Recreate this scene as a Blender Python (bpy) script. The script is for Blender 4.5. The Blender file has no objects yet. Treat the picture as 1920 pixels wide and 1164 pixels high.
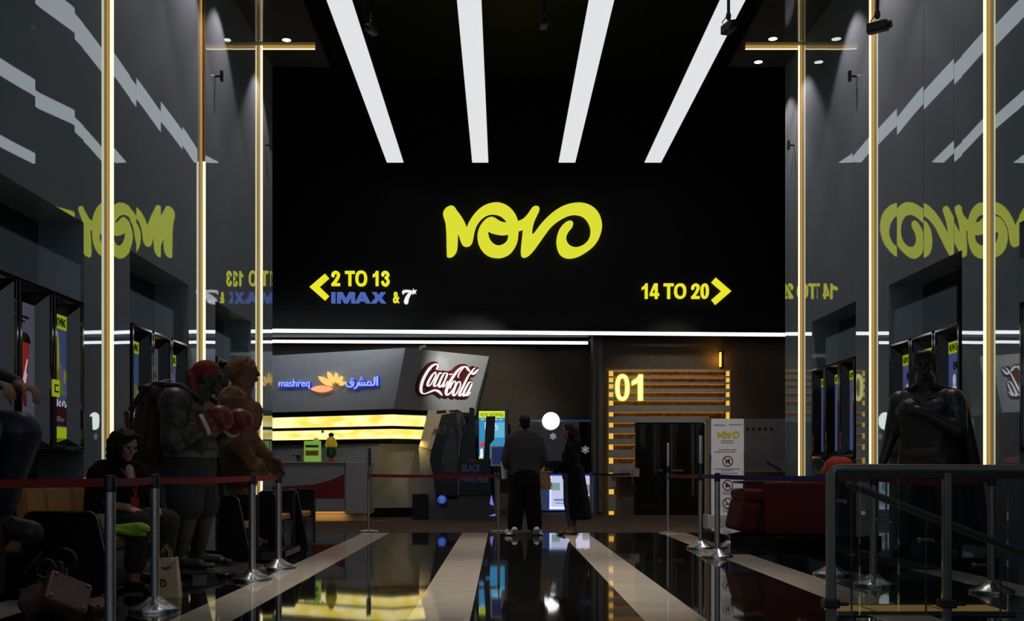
import bpy, bmesh, math, random
from mathutils import Vector, Matrix, Euler
from mathutils.geometry import tessellate_polygon
random.seed(7)
C = bpy.context.scene
COL = C.collection
PI = math.pi

# ------------------------------------------------------------------ camera, world, exposure
F, U0, V0, CH = 2000.0, 940.0, 882.0, 1.0          # focal length in px of a 1920x1164 frame, vanishing point, eye height
cam_d = bpy.data.cameras.new('camera'); cam = bpy.data.objects.new('camera', cam_d); COL.objects.link(cam)
cam.location = (0, 0, CH); cam.rotation_euler = (PI/2, 0, 0)
cam_d.sensor_width = 36; cam_d.lens = 36*F/1920
cam_d.shift_x = (960-U0)/1920; cam_d.shift_y = (V0-582)/1920
cam_d.clip_end = 200
C.camera = cam
W = bpy.data.worlds.new('dim_mall'); C.world = W; W.use_nodes = True
W.node_tree.nodes['Background'].inputs[0].default_value = (0.55, 0.66, 0.8, 1)
W.node_tree.nodes['Background'].inputs[1].default_value = 0.04
C.view_settings.view_transform = 'Standard'; C.view_settings.look = 'None'
C.view_settings.exposure = 0.0; C.view_settings.gamma = 1.0; C.view_settings.use_curve_mapping = False
C.cycles.use_denoising = True
C.cycles.max_bounces = 8
C.cycles.sample_clamp_indirect = 3.0

def light(name, kind, loc, energy, color, target=None, parent=None, **kw):
    d = bpy.data.lights.new(name, kind); d.energy = energy; d.color = color
    for k, v in kw.items(): setattr(d, k, v)
    o = bpy.data.objects.new(name, d); COL.objects.link(o); o.location = loc
    if target is not None:
        o.rotation_euler = (Vector(target)-Vector(loc)).to_track_quat('-Z', 'Y').to_euler()
    if parent is not None:
        o.parent = parent; o.matrix_parent_inverse = Matrix.Translation(-Vector(parent.location))
    return o
# added fill for the unseen mall behind the camera, greying the lower walls
light('mall_fill', 'AREA', (0.5, -6, 5.0), 120, (0.8, 0.9, 1.0), target=(0.5, 15, 2), shape='RECTANGLE', size=16, size_y=7)

# added fill spots without fixtures over walkway, notice stand and seating
for nm_, loc_, e_, tg_, sz_ in (('walkway_fill', (.7, 9, 7.35), 1350, (.1, 9.8, 0), 50), ('walkway_fill', (.5, 14.3, 7.35), 800, (.7, 14.4, 0), 38), ('stand_fill', (2.3, 9.5, 7.3), 900, (3.40, 16.5, 1.0), 14), ('seating_fill', (-1.4, 7.2, 7.35), 32, (-3.0, 8.8, .5), 24)):
    light(nm_, 'SPOT', loc_, e_, (1., .93, .84), target=tg_, spot_size=math.radians(sz_), spot_blend=.9, shadow_soft_size=.12)

# ------------------------------------------------------------------ helpers
def P(u, v, Y): return Vector(((u-U0)*Y/F, Y, CH-(v-V0)*Y/F))
class Plane:
    def __init__(s, p, n): s.p = Vector(p); s.n = Vector(n).normalized()
    def at(s, u, v):
        d = Vector(((u-U0)/F, 1.0, -(v-V0)/F)); c = Vector((0, 0, CH))
        t = (s.p-c).dot(s.n)/d.dot(s.n); return c+d*t

def mat(name, col, rough=.5, metal=0., emis=None, es=1., ior=1.5, var=0., vscale=6., bump=0., bscale=20., coat=0., alpha=1.):
    m = bpy.data.materials.new(name); m.use_nodes = True
    nt = m.node_tree; b = nt.nodes['Principled BSDF']; L = nt.links
    b.inputs['Base Color'].default_value = (*col, 1); b.inputs['Roughness'].default_value = rough
    b.inputs['Metallic'].default_value = metal; b.inputs['IOR'].default_value = ior
    b.inputs['Coat Weight'].default_value = coat; b.inputs['Coat Roughness'].default_value = .05
    tc = nt.nodes.new('ShaderNodeTexCoord')
    n = nt.nodes.new('ShaderNodeTexNoise'); n.inputs['Scale'].default_value = vscale; n.inputs['Detail'].default_value = 4
    L.new(tc.outputs['Object'], n.inputs['Vector'])
    if var > 0:
        r = nt.nodes.new('ShaderNodeValToRGB')
        r.color_ramp.elements[0].position = .3; r.color_ramp.elements[1].position = .7
        r.color_ramp.elements[0].color = (*[c*(1-var) for c in col], 1)
        r.color_ramp.elements[1].color = (*[min(1, c*(1+var)) for c in col], 1)
        L.new(n.outputs['Fac'], r.inputs[0]); L.new(r.outputs[0], b.inputs['Base Color'])
    else:
        rr = nt.nodes.new('ShaderNodeMapRange'); rr.inputs[3].default_value = max(0, rough-.02); rr.inputs[4].default_value = min(1, rough+.02)
        L.new(n.outputs['Fac'], rr.inputs[0]); L.new(rr.outputs[0], b.inputs['Roughness'])
    if bump > 0:
        n2 = nt.nodes.new('ShaderNodeTexNoise'); n2.inputs['Scale'].default_value = bscale; n2.inputs['Detail'].default_value = 5
        bp = nt.nodes.new('ShaderNodeBump'); bp.inputs['Strength'].default_value = bump; bp.inputs['Distance'].default_value = .01
        L.new(tc.outputs['Object'], n2.inputs['Vector']); L.new(n2.outputs['Fac'], bp.inputs['Height']); L.new(bp.outputs[0], b.inputs['Normal'])
    if emis:
        b.inputs['Emission Color'].default_value = (*emis, 1); b.inputs['Emission Strength'].default_value = es
    return m
def glow(name, col, s=1.): return mat(name, tuple(c*.3 for c in col), .6, emis=col, es=s)

def srgb(r, g, b):
    f = lambda c: (c/255)/12.92 if c/255 <= .04045 else ((c/255+.055)/1.055)**2.4
    return (f(r), f(g), f(b))

def BM(): return bmesh.new()
def box(bm, a, b, bevel=0., segs=2):
    a = Vector(a); b = Vector(b); n0 = len(bm.verts)
    t = bmesh.new()
    r = bmesh.ops.create_cube(t, size=1.0)
    for v in t.verts: v.co = Vector((a[i]+(b[i]-a[i])*(v.co[i]+.5) for i in range(3)))
    if bevel > 0: bmesh.ops.bevel(t, geom=list(t.edges), offset=bevel, segments=segs, affect='EDGES', profile=.6)
    merge(bm, t); return bm
def merge(bm, t, M=None):
    me = bpy.data.meshes.new('t'); 
    if M is not None: bmesh.ops.transform(t, matrix=M, verts=t.verts)
    t.to_mesh(me); t.free(); bm.from_mesh(me); bpy.data.meshes.remove(me)
def cyl(bm, a, b, ra, rb=None, n=20, caps=True):
    a = Vector(a); b = Vector(b); rb = ra if rb is None else rb
    t = bmesh.new(); d = b-a
    bmesh.ops.create_cone(t, cap_ends=caps, segments=n, radius1=ra, radius2=max(rb, 1e-5), depth=d.length)
    M = Matrix.Translation((a+b)/2) @ d.to_track_quat('Z', 'Y').to_matrix().to_4x4()
    merge(bm, t, M); return bm
def ell(bm, c, r, rot=(0, 0, 0), n=16):
    t = bmesh.new(); bmesh.ops.create_uvsphere(t, u_segments=n, v_segments=max(6, n*2//3), radius=1)
    M = Matrix.Translation(Vector(c)) @ Euler(rot).to_matrix().to_4x4() @ Matrix.Diagonal((*r, 1))
    merge(bm, t, M); return bm
def capsule(bm, a, b, ra, rb, n=12):
    cyl(bm, a, b, ra, rb, n); ell(bm, a, (ra,)*3, n=n); ell(bm, b, (rb,)*3, n=n)
def tube(bm, pts, r, n=8):
    pts = [Vector(p) for p in pts]; rings = []
    for i, p in enumerate(pts):
        d = (pts[min(i+1, len(pts)-1)]-pts[max(i-1, 0)]).normalized()
        q = d.to_track_quat('Z', 'Y'); rr = r[i] if isinstance(r, (list, tuple)) else r
        rings.append([bm.verts.new(p+q @ Vector((math.cos(2*PI*k/n)*rr, math.sin(2*PI*k/n)*rr, 0))) for k in range(n)])
    for i in range(len(rings)-1):
        for k in range(n): bm.faces.new((rings[i][k], rings[i][(k+1) % n], rings[i+1][(k+1) % n], rings[i+1][k]))
    bm.faces.new(rings[0][::-1]); bm.faces.new(rings[-1]); return bm
def lathe(bm, c, prof, n=32):
    c = Vector(c); rings = []
    for r, z in prof: rings.append([bm.verts.new(c+Vector((math.cos(2*PI*k/n)*r, math.sin(2*PI*k/n)*r, z))) for k in range(n)])
    for i in range(len(rings)-1):
        for k in range(n): bm.faces.new((rings[i][k], rings[i][(k+1) % n], rings[i+1][(k+1) % n], rings[i+1][k]))
    bm.faces.new(rings[0][::-1]); bm.faces.new(rings[-1]); return bm
def hexa(bm, lo, hi):      # solid between two loops with the same number of corners
    a = [bm.verts.new(p) for p in lo]; b = [bm.verts.new(p) for p in hi]; n = len(a)
    bm.faces.new(a[::-1]); bm.faces.new(b)
    for i in range(n): bm.faces.new((a[i], a[(i+1) % n], b[(i+1) % n], b[i]))
    bmesh.ops.recalc_face_normals(bm, faces=bm.faces[:]); return bm
def smoothloop(pts, k=5, corner=55, closed=True):
    n = len(pts); out = []
    V2 = [Vector(p[:2]) for p in pts]
    def ang(i):
        a = V2[i]-V2[i-1]; b = V2[(i+1) % n]-V2[i]
        return math.degrees(abs(a.angle_signed(b))) if a.length > 0 and b.length > 0 else 0
    cor = [ang(i) > corner for i in range(n)]
    for i in range(n if closed else n-1):
        p1 = Vector(pts[i]); p2 = Vector(pts[(i+1) % n])
        p0 = Vector(pts[i-1]) if (closed or i > 0) else p1
        p3 = Vector(pts[(i+2) % n]) if (closed or i+2 < n) else p2
        m1 = (p2-p0)/2 if not (closed and cor[i]) else p2-p1
        m2 = (p3-p1)/2 if not (closed and cor[(i+1) % n]) else p2-p1
        for j in range(k):
            t = j/k
            out.append((2*t**3-3*t*t+1)*p1+(t**3-2*t*t+t)*m1+(-2*t**3+3*t*t)*p2+(t**3-t*t)*m2)
    if not closed: out.append(Vector(pts[-1]))
    return out
def prism2(bm, loops, f3, nrm, th):
    """solid letter: 2-D loops (first outer, rest holes) put in place by f3, th thick along nrm"""
    nrm = Vector(nrm).normalized()
    L3 = [[f3(p) for p in lp] for lp in loops]
    tris = tessellate_polygon([[Vector((p[0], p[1], 0)) for p in lp] for lp in loops])
    fl = [p for lp in L3 for p in lp]
    fv = [bm.verts.new(p+nrm*th) for p in fl]; bv = [bm.verts.new(p) for p in fl]
    for t in tris:
        try: bm.faces.new([fv[i] for i in t]); bm.faces.new([bv[i] for i in t][::-1])
        except ValueError: pass
    o = 0
    for lp in L3:
        n = len(lp)
        for i in range(n):
            a, b = o+i, o+(i+1) % n
            bm.faces.new((bv[a], bv[b], fv[b], fv[a]))
        o += n
    bmesh.ops.recalc_face_normals(bm, faces=bm.faces[:]); return bm
def stroke(bm, pts, f3, nrm, th, extra=0., k=6):
    """brush stroke of varying width (x, y, width) as a solid ribbon"""
    s = smoothloop([tuple(p) for p in pts], k=k, closed=False); nrm = Vector(nrm).normalized()
    Lf, Rt = [], []
    for i, p in enumerate(s):
        d = Vector(s[min(i+1, len(s)-1)][:2])-Vector(s[max(i-1, 0)][:2])
        if d.length == 0: d = Vector((1, 0))
        d.normalize(); nn = Vector((-d.y, d.x)); w = max(.5, p[2]/2)+extra
        Lf.append(Vector(p[:2])+nn*w); Rt.append(Vector(p[:2])-nn*w)
    n = len(s)
    for i in (0, n-1):                                        # round ends
        c = Vector(s[i][:2]); w = max(.5, s[i][2]/2)+extra
        q = [c+Vector((math.cos(2*PI*j/14)*w, math.sin(2*PI*j/14)*w)) for j in range(14)]
        a = [bm.verts.new(f3(p)) for p in q]; b = [bm.verts.new(f3(p)+nrm*th) for p in q]
        bm.faces.new(b); 
        for j in range(14): bm.faces.new((a[j], a[(j+1) % 14], b[(j+1) % 14], b[j]))
    la = [bm.verts.new(f3(p)) for p in Lf]; ra = [bm.verts.new(f3(p)) for p in Rt]
    lb = [bm.verts.new(f3(p)+nrm*th) for p in Lf]; rb = [bm.verts.new(f3(p)+nrm*th) for p in Rt]
    for i in range(n-1):
        bm.faces.new((lb[i], lb[i+1], rb[i+1], rb[i])); bm.faces.new((la[i], la[i+1], lb[i+1], lb[i])); bm.faces.new((rb[i], rb[i+1], ra[i+1], ra[i]))
    return bm

def obj(name, bm, m, parent=None, smooth=False, world=True):
    me = bpy.data.meshes.new(name); 
    if parent is not None and world:
        r = parent
        off = Vector((0, 0, 0))
        while r is not None: off += Vector(r.location); r = r.parent
        bmesh.ops.translate(bm, verts=bm.verts[:], vec=-off)
    bm.to_mesh(me); bm.free(); me.materials.append(m)
    if smooth:
        for p in me.polygons: p.use_smooth = True
        me.set_sharp_from_angle(angle=math.radians(38))
    o = bpy.data.objects.new(name, me); COL.objects.link(o)
    if parent is not None: o.parent = parent
    return o
def tag(o, label, cat, group=None):
    o['label'] = label; o['category'] = cat
    if group: o['group'] = group
    return o
def thing(name, label, cat, loc=(0, 0, 0), group=None):
    o = bpy.data.objects.new(name, None); COL.objects.link(o); o.location = loc; o.empty_display_size = .1
    return tag(o, label, cat, group)
def struct(name, bm, m, smooth=False):
    o = obj(name, bm, m, smooth=smooth); o['kind'] = 'structure'; return o
def dup(r, loc, label=None, group=None):
    c = r.copy(); COL.objects.link(c); c.location = loc
    if label: c['label'] = label
    if group: c['group'] = group
    for ch in list(r.children):
        d = ch.copy(); COL.objects.link(d); d.parent = c
        for g in list(ch.children):
            e = g.copy(); COL.objects.link(e); e.parent = d
    return c
DG = None
def blob(name, prims, m, parent=None, voxel=.012, iters=3, disp=None):
    """one continuous surface grown from capsules and ellipsoids"""
    bm = BM()
    for p in prims:
        if p[0] == 'c': capsule(bm, *p[1:])
        else: ell(bm, *p[1:])
    o = obj(name, bm, m, parent, world=True)
    r = o.modifiers.new('r', 'REMESH'); r.mode = 'VOXEL'; r.voxel_size = voxel; r.use_smooth_shade = True
    s = o.modifiers.new('s', 'SMOOTH'); s.factor = .5; s.iterations = iters
    if disp:
        tx = bpy.data.textures.new('relief', 'CLOUDS' if disp[2] == 'c' else 'VORONOI'); tx.noise_scale = disp[1]
        d_ = o.modifiers.new('d', 'DISPLACE'); d_.texture = tx; d_.strength = disp[0]; d_.mid_level = .5; d_.texture_coords = 'LOCAL'
    dg = bpy.context.evaluated_depsgraph_get()
    me = bpy.data.meshes.new_from_object(o.evaluated_get(dg)); old = o.data
    o.modifiers.clear(); o.data = me; bpy.data.meshes.remove(old)
    me.materials.clear(); me.materials.append(m)
    for p in me.polygons: p.use_smooth = True
    return o
def text_loops_mesh(s, bold=0.):
    cu = bpy.data.curves.new('t', 'FONT'); cu.body = s; cu.size = 1; cu.offset = bold; cu.resolution_u = 4
    o = bpy.data.objects.new('t', cu); COL.objects.link(o)
    dg = bpy.context.evaluated_depsgraph_get(); dg.update()
    me = bpy.data.meshes.new_from_object(o.evaluated_get(dg))
    COL.objects.unlink(o); bpy.data.objects.remove(o)
    return me
def text(bm, s, f3, nrm, th, u0, u1, v0, v1, bold=0.0, slant=0.):
    """lettering fitted into the 2-D rectangle u0..u1, v0(top)..v1(bottom), th thick along nrm"""
    me = text_loops_mesh(s, bold); t = bmesh.new(); t.from_mesh(me); bpy.data.meshes.remove(me)
    if not t.verts: t.free(); return bm
    xs = [v.co.x for v in t.verts]; ys = [v.co.y for v in t.verts]
    x0, x1, y0, y1 = min(xs), max(xs), min(ys), max(ys)
    nrm = Vector(nrm).normalized()
    t.normal_update()
    for v in t.verts:
        a = (v.co.x-x0)/(x1-x0); b = (v.co.y-y0)/(y1-y0)
        v.co = f3((u0+(u1-u0)*a+slant*b, v1+(v0-v1)*b))
    bmesh.ops.remove_doubles(t, verts=t.verts[:], dist=1e-5)
    if th > 0:
        r = bmesh.ops.extrude_face_region(t, geom=t.faces[:])
        for v in r['geom']:
            if isinstance(v, bmesh.types.BMVert): v.co += nrm*th
    bmesh.ops.recalc_face_normals(t, faces=t.faces[:])
    merge(bm, t); return bm
def ring(u0, u1, v0, v1, wx, wy, ex=2.35, n=48):
    def sup(a, b):
        o = []
        for k in range(n):
            c, s = math.cos(2*PI*k/n), math.sin(2*PI*k/n)
            o.append(((u0+u1)/2+a*math.copysign(abs(c)**(2/ex), c), (v0+v1)/2+b*math.copysign(abs(s)**(2/ex), s)))
        return o
    a, b = (u1-u0)/2, (v1-v0)/2
    return [sup(a, b), sup(a-wx, b-wy)]
def glyph(bm, ch, f3, n, th, x0, x1, y0, y1, w):
    """condensed bold numerals and letters of the lit signs"""
    W_, h = x1-x0, y1-y0; cx = (x0+x1)/2
    if ch in 'O0': prism2(bm, ring(x0, x1, y0, y1, w, w*.92), f3, n, th)
    elif ch == '1': prism2(bm, [[(x1, y0), (x1-w*.85, y0), (x1-w*1.15, y0+.13*h), (x0, y0+.25*h), (x0, y0+.43*h), (x1-w, y0+.32*h), (x1-w, y1), (x1, y1)]], f3, n, th)
    elif ch == 'T': prism2(bm, [[(x0, y0), (x1, y0), (x1, y0+w*.95), (cx+w/2, y0+w*.95), (cx+w/2, y1), (cx-w/2, y1), (cx-w/2, y0+w*.95), (x0, y0+w*.95)]], f3, n, th)
    elif ch == '4': prism2(bm, [[(x0+.84*W_, y0), (x0+.45*W_, y0), (x0, y0+.65*h), (x0, y0+.81*h), (x0+.55*W_, y0+.81*h), (x0+.55*W_, y1), (x0+.84*W_, y1), (x0+.84*W_, y0+.81*h), (x1, y0+.81*h), (x1, y0+.64*h), (x0+.84*W_, y0+.64*h)], [(x0+.55*W_, y0+.64*h), (x0+.26*W_, y0+.64*h), (x0+.55*W_, y0+.26*h)]], f3, n, th)
    elif ch == '2':
        stroke(bm, [(x0+.5*w, y0+.33*h, w), (x0+.65*w, y0+.18*h, w), (cx, y0+.5*w, w), (x1-.65*w, y0+.17*h, w), (x1-.55*w, y0+.32*h, w), (cx+.10*W_, y0+.58*h, w), (x0+.75*w, y1-.8*w, w*.95)], f3, n, th)
        prism2(bm, [[(x0, y1-w*.95), (x1, y1-w*.95), (x1, y1), (x0, y1)]], f3, n, th*1.01)
    elif ch == '3':
        stroke(bm, [(x0+.5*w, y0+.27*h, w), (x0+.7*w, y0+.15*h, w), (cx, y0+.5*w, w), (x1-.65*w, y0+.17*h, w), (x1-.6*w, y0+.31*h, w), (cx+.05*W_, y0+.46*h, w*.9)], f3, n, th)
        stroke(bm, [(cx+.05*W_, y0+.46*h, w*.9), (x1-.55*w, y0+.60*h, w), (x1-.52*w, y0+.75*h, w), (cx+.1*W_, y1-.5*w, w), (cx-.1*W_, y1-.5*w, w), (x0+.62*w, y1-.16*h, w), (x0+.5*w, y1-.27*h, w)], f3, n, th*1.01)
def crop(x0, y0, s): return lambda p: (x0+p[0]/s, y0+p[1]/s)

# ------------------------------------------------------------------ materials
m_black = mat('matt_black_paint', (.004, .004, .0045), .55)
m_black.node_tree.nodes['Principled BSDF'].inputs['Specular IOR Level'].default_value = .25
m_gblack = mat('gloss_black_panel', (.006, .006, .007), .06, ior=1.6)
m_plastic = mat('black_plastic', (.012, .012, .013), .35, bump=.1, bscale=60)
m_soffit = mat('grey_plaster', (.10, .095, .085), .7, var=.06); m_sofgl = mat('gloss_umber_soffit', (.075, .070, .062), .07, ior=1.7)
m_gold = mat('brushed_gold_metal', (.75, .50, .16), .32, metal=1., var=.1, vscale=30)
m_goldglow = glow('gold_side_glow', (1., .60, .15), .40)  # emission painted on for gold metal lit by the LED
m_led = glow('warm_white_led', (1., .87, .54), 1.5)
m_strip = glow('cool_white_panel_light', (.93, .95, .97), .78)
m_line = glow('white_linear_led', (.93, .95, 1.), 2.6)
m_chrome = mat('brushed_steel', (.62, .62, .62), .22, metal=1., var=.08, vscale=40)
m_dsteel = mat('dark_steel', (.2, .2, .21), .3, metal=1., var=.1)
m_post = mat('satin_steel_post', (.55, .55, .56), .36, metal=1., var=.08, vscale=30)
m_redbelt = mat('red_webbing', (.20, .008, .010), .8, var=.15, vscale=40)
m_bluebelt = mat('navy_webbing', (.012, .018, .13), .8, var=.15, vscale=40)
m_yellow = glow('lit_yellow_acrylic', (.98, 1.0, .045), .70)
m_yellow2 = glow('lit_yellow_lettering', (1., .95, .03), .80)
m_blue = glow('lit_blue_acrylic', (.10, .19, .62), .62)
m_white = glow('lit_white_acrylic', (.92, .92, .95), .9)
m_fascia = mat('white_laminate', (.36, .37, .39), .45, var=.05)
m_counter = mat('grey_laminate', (.30, .31, .33), .5, var=.05)
m_cream = mat('cream_panel', (.55, .50, .40), .5, var=.05)
m_bandlit = None
m_wood = mat('slatted_walnut', (.50, .22, .055), .45, var=.5, vscale=9, bump=.2, bscale=40)
m_brownwall = mat('dark_brown_wall', (.085, .062, .042), .75, var=.1, bump=.1)
m_slat = mat('grey_slat', (.30, .28, .25), .5, var=.06)
m_carpet = mat('brown_carpet', (.055, .032, .022), .95, var=.4, vscale=3, bump=.6, bscale=200)
m_glassdark = mat('smoked_glass', (.01, .009, .008), .04, ior=1.5)
m_redfab = mat('red_upholstery', (.11, .008, .006), .85, var=.12, vscale=10, bump=.15, bscale=120)
m_tan = mat('tan_leather', (.50, .27, .10), .5, var=.1, bump=.15, bscale=90)
m_chair = mat('black_chair_shell', (.006, .006, .007), .3)
m_skin = mat('skin', (.34, .17, .11), .5, var=.08)
m_hair = mat('dark_hair', (.008, .006, .005), .55, bump=.5, bscale=90)
m_blackcloth = mat('black_cloth', (.0035, .0035, .004), .95, var=.2, bump=.2, bscale=80)
m_greycloth = mat('charcoal_knit', (.030, .031, .035), .9, var=.25, vscale=30, bump=.3, bscale=150)
m_paper = mat('white_paper', (.62, .63, .64), .6)
m_kraft = mat('kraft_paper', (.42, .27, .11), .8, var=.12, bump=.3, bscale=25)

# yellow light-box bands: acrylic, brighter patches of tubes behind painted into the emission colour
m_bandlit = mat('backlit_amber_acrylic', (.5, .4, .05), .4, emis=(1., .87, .20), es=1.)
_nt = m_bandlit.node_tree; _b = _nt.nodes['Principled BSDF']
_tc = _nt.nodes.new('ShaderNodeTexCoord'); _mp = _nt.nodes.new('ShaderNodeMapping'); _mp.inputs['Scale'].default_value = (1.6, 1.6, 5)
_n = _nt.nodes.new('ShaderNodeTexNoise'); _n.inputs['Scale'].default_value = 1.3; _n.inputs['Detail'].default_value = 1
_r = _nt.nodes.new('ShaderNodeValToRGB'); _r.color_ramp.elements[0].position = .35; _r.color_ramp.elements[1].position = .62
_r.color_ramp.elements[0].color = (.98, .76, .10, 1); _r.color_ramp.elements[1].color = (1.2, 1.05, .50, 1)
for a, b_ in ((_tc.outputs['Object'], _mp.inputs[0]), (_mp.outputs[0], _n.inputs['Vector']), (_n.outputs['Fac'], _r.inputs[0]), (_r.outputs[0], _b.inputs['Emission Color'])): _nt.links.new(a, b_)

# glossy grey wall laminate
m_wall = mat('gloss_grey_laminate', (.29, .355, .41), .014, ior=3.5, var=.04, vscale=1.5)
m_pane = bpy.data.materials.new('clear_glass_pane'); m_pane.use_nodes = True
_nt = m_pane.node_tree; _nt.nodes.clear()
_o = _nt.nodes.new('ShaderNodeOutputMaterial'); _mx = _nt.nodes.new('ShaderNodeMixShader'); _t = _nt.nodes.new('ShaderNodeBsdfTransparent')
_g = _nt.nodes.new('ShaderNodeBsdfGlossy'); _g.inputs['Roughness'].default_value = .01; _fr = _nt.nodes.new('ShaderNodeFresnel'); _fr.inputs[0].default_value = 1.5
_t.inputs[0].default_value = (.66, .69, .68, 1)
for a, b_ in ((_fr.outputs[0], _mx.inputs[0]), (_t.outputs[0], _mx.inputs[1]), (_g.outputs[0], _mx.inputs[2]), (_mx.outputs[0], _o.inputs[0])): _nt.links.new(a, b_)

# polished floor: black stone with cream stripes running away from the viewer, faint tile joints
def floor_material():
    m = bpy.data.materials.new('polished_stone_floor'); m.use_nodes = True
    nt = m.node_tree; b = nt.nodes['Principled BSDF']; N = nt.nodes.new; L = nt.links.new
    tc = N('ShaderNodeTexCoord'); sp = N('ShaderNodeSeparateXYZ'); L(tc.outputs['Object'], sp.inputs[0])
    def M(op, a, b2=None, c=None):
        n = N('ShaderNodeMath'); n.operation = op
        for i, x in enumerate((a, b2, c)):
            if x is None: continue
            if isinstance(x, (int, float)): n.inputs[i].default_value = x
            else: L(x, n.inputs[i])
        return n.outputs[0]
    s = M('ADD', sp.outputs[0], .42+1.585*20+.21); s = M('MODULO', s, 1.585); stripe = M('LESS_THAN', s, .42)
    jy = M('LESS_THAN', M('MODULO', M('ADD', sp.outputs[1], 60.), .8), .006)
    no = N('ShaderNodeTexNoise'); no.inputs['Scale'].default_value = 5; no.inputs['Detail'].default_value = 8; L(tc.outputs['Object'], no.inputs['Vector'])
    r1 = N('ShaderNodeValToRGB'); r1.color_ramp.elements[0].color = (.006, .006, .006, 1); r1.color_ramp.elements[1].color = (.016, .014, .012, 1); L(no.outputs['Fac'], r1.inputs[0])
    r2 = N('ShaderNodeValToRGB'); r2.color_ramp.elements[0].color = (.66, .57, .45, 1); r2.color_ramp.elements[1].color = (.84, .76, .63, 1); L(no.outputs['Fac'], r2.inputs[0])
    mx = N('ShaderNodeMix'); mx.data_type = 'RGBA'; L(stripe, mx.inputs['Factor']); L(r1.outputs[0], mx.inputs['A']); L(r2.outputs[0], mx.inputs['B'])
    m2 = N('ShaderNodeMix'); m2.data_type = 'RGBA'; L(jy, m2.inputs['Factor']); L(mx.outputs['Result'], m2.inputs['A']); m2.inputs['B'].default_value = (.01, .009, .008, 1)
    L(m2.outputs['Result'], b.inputs['Base Color'])
    b.inputs['Roughness'].default_value = .035; b.inputs['IOR'].default_value = 1.55
    n2 = N('ShaderNodeTexNoise'); n2.inputs['Scale'].default_value = 1.7; n2.inputs['Detail'].default_value = 3; L(tc.outputs['Object'], n2.inputs['Vector'])
    bp = N('ShaderNodeBump'); bp.inputs['Strength'].default_value = .022; bp.inputs['Distance'].default_value = .01
    L(n2.outputs['Fac'], bp.inputs['Height']); L(bp.outputs[0], b.inputs['Normal'])
    return m
m_floor = floor_material()

# ------------------------------------------------------------------ the setting
XL, XR, D, FAC, SOF = -4.25, 5.27, 19.8, 23.5, 8.49
bm = BM(); box(bm, (-9.5, -8, -.2), (10.5, 17.15, 0)); struct('floor', bm, m_floor)
bm = BM(); box(bm, (-9.5, 17.15, -.2), (10.5, 30, .003)); struct('carpet', bm, m_carpet)
bm = BM(); box(bm, (-9.5, -8, 9.4), (10.5, 24.2, 9.6)); struct('ceiling', bm, m_black)

ALC = [(4.95, 7.2), (8.6, 10.85), (12.2, 14.5), (15.85, 18.1)]
ZT, ADEP = 3.52, .46
def wall(side):
    X = XL if side < 0 else XR; inn = -side
    bm = BM(); rng = random.Random(3 if side < 0 else 11)
    # bowed gloss panels .91 m wide: each one its own slight curve and tilt
    seams = sorted(set([-2.0+.0]+[11.52+.898*k for k in range(-16, 10) if -2 < 11.52+.898*k < D]+[D]))
    def inalc(y0, y1):
        for a, b in ALC:
            if y0 >= a-1e-6 and y1 <= b+1e-6: return True
        return False
    cuts = sorted(set(seams+[y for a in ALC for y in a]))
    par = {}
    for i in range(len(seams)-1): par[i] = (rng.uniform(.0010, .0020)*rng.choice((1, 1, 1, -1)), rng.uniform(-.0016, .0016), rng.uniform(.0004, .0010), rng.uniform(0, 6))
    def dx(i, y, z):
        a, t, w, ph = par[i]; s = (y-seams[i])/(seams[i+1]-seams[i])*2-1
        return a*(1-s*s)+t*s+w*.35*math.sin(z*2.1+ph)*(1-s*s)
    def patch(i, y0, y1, z0, z1):
        ny = max(2, int((y1-y0)/.09)); nz = max(2, int((z1-z0)/.35))
        g = [[bm.verts.new((X+inn*dx(i, y0+(y1-y0)*a/ny, z0+(z1-z0)*b/nz), y0+(y1-y0)*a/ny, z0+(z1-z0)*b/nz)) for b in range(nz+1)] for a in range(ny+1)]
        for a in range(ny):
            for b in range(nz):
                q = (g[a][b], g[a+1][b], g[a+1][b+1], g[a][b+1]); bm.faces.new(q if side < 0 else q[::-1])
    for i in range(len(seams)-1):
        y = seams[i]
        pts = [c for c in cuts if seams[i]-1e-6 <= c <= seams[i+1]+1e-6]
        for k in range(len(pts)-1):
            y0, y1 = pts[k], pts[k+1]
            if inalc(y0, y1): patch(i, y0, y1, ZT, SOF+.3)
            else: patch(i, y0, y1, 0, ZT); patch(i, y0, y1, ZT, SOF+.3)
    for f in bm.faces: f.smooth = True
    # jambs of the alcoves and the solid behind
    Xb = X+side*ADEP
    for a, b in ALC:
        for yy, s in ((a, 1), (b, -1)):
            q = [bm.verts.new(p) for p in ((X, yy, 0), (Xb, yy, 0), (Xb, yy, ZT), (X, yy, ZT))]; bm.faces.new(q)
        q = [bm.verts.new(p) for p in ((X, a, ZT), (Xb, a, ZT), (Xb, b, ZT), (X, b, ZT))]; bm.faces.new(q)
    Xo = X+side*.62
    q = [bm.verts.new(p) for p in ((X, D, 0), (Xo, D, 0), (Xo, D, SOF+.3), (X, D, SOF+.3))]; bm.faces.new(q)
    me = bpy.data.meshes.new('wall'); bm.to_mesh(me); bm.free(); me.materials.append(m_wall)
    o = bpy.data.objects.new('wall_left' if side < 0 else 'wall_right', me); COL.objects.link(o); o['kind'] = 'structure'
    bm = BM()
    for a, b in ALC: box(bm, (Xb, a-.02, 0), (Xb+side*.05, b+.02, ZT+.02))
    box(bm, (Xb+side*.05, -2, 0), (Xo, D-.01, SOF+.3))
    struct('trim_6' if side < 0 else 'trim_7', bm, m_gblack)
wall(-1); wall(1)

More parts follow.
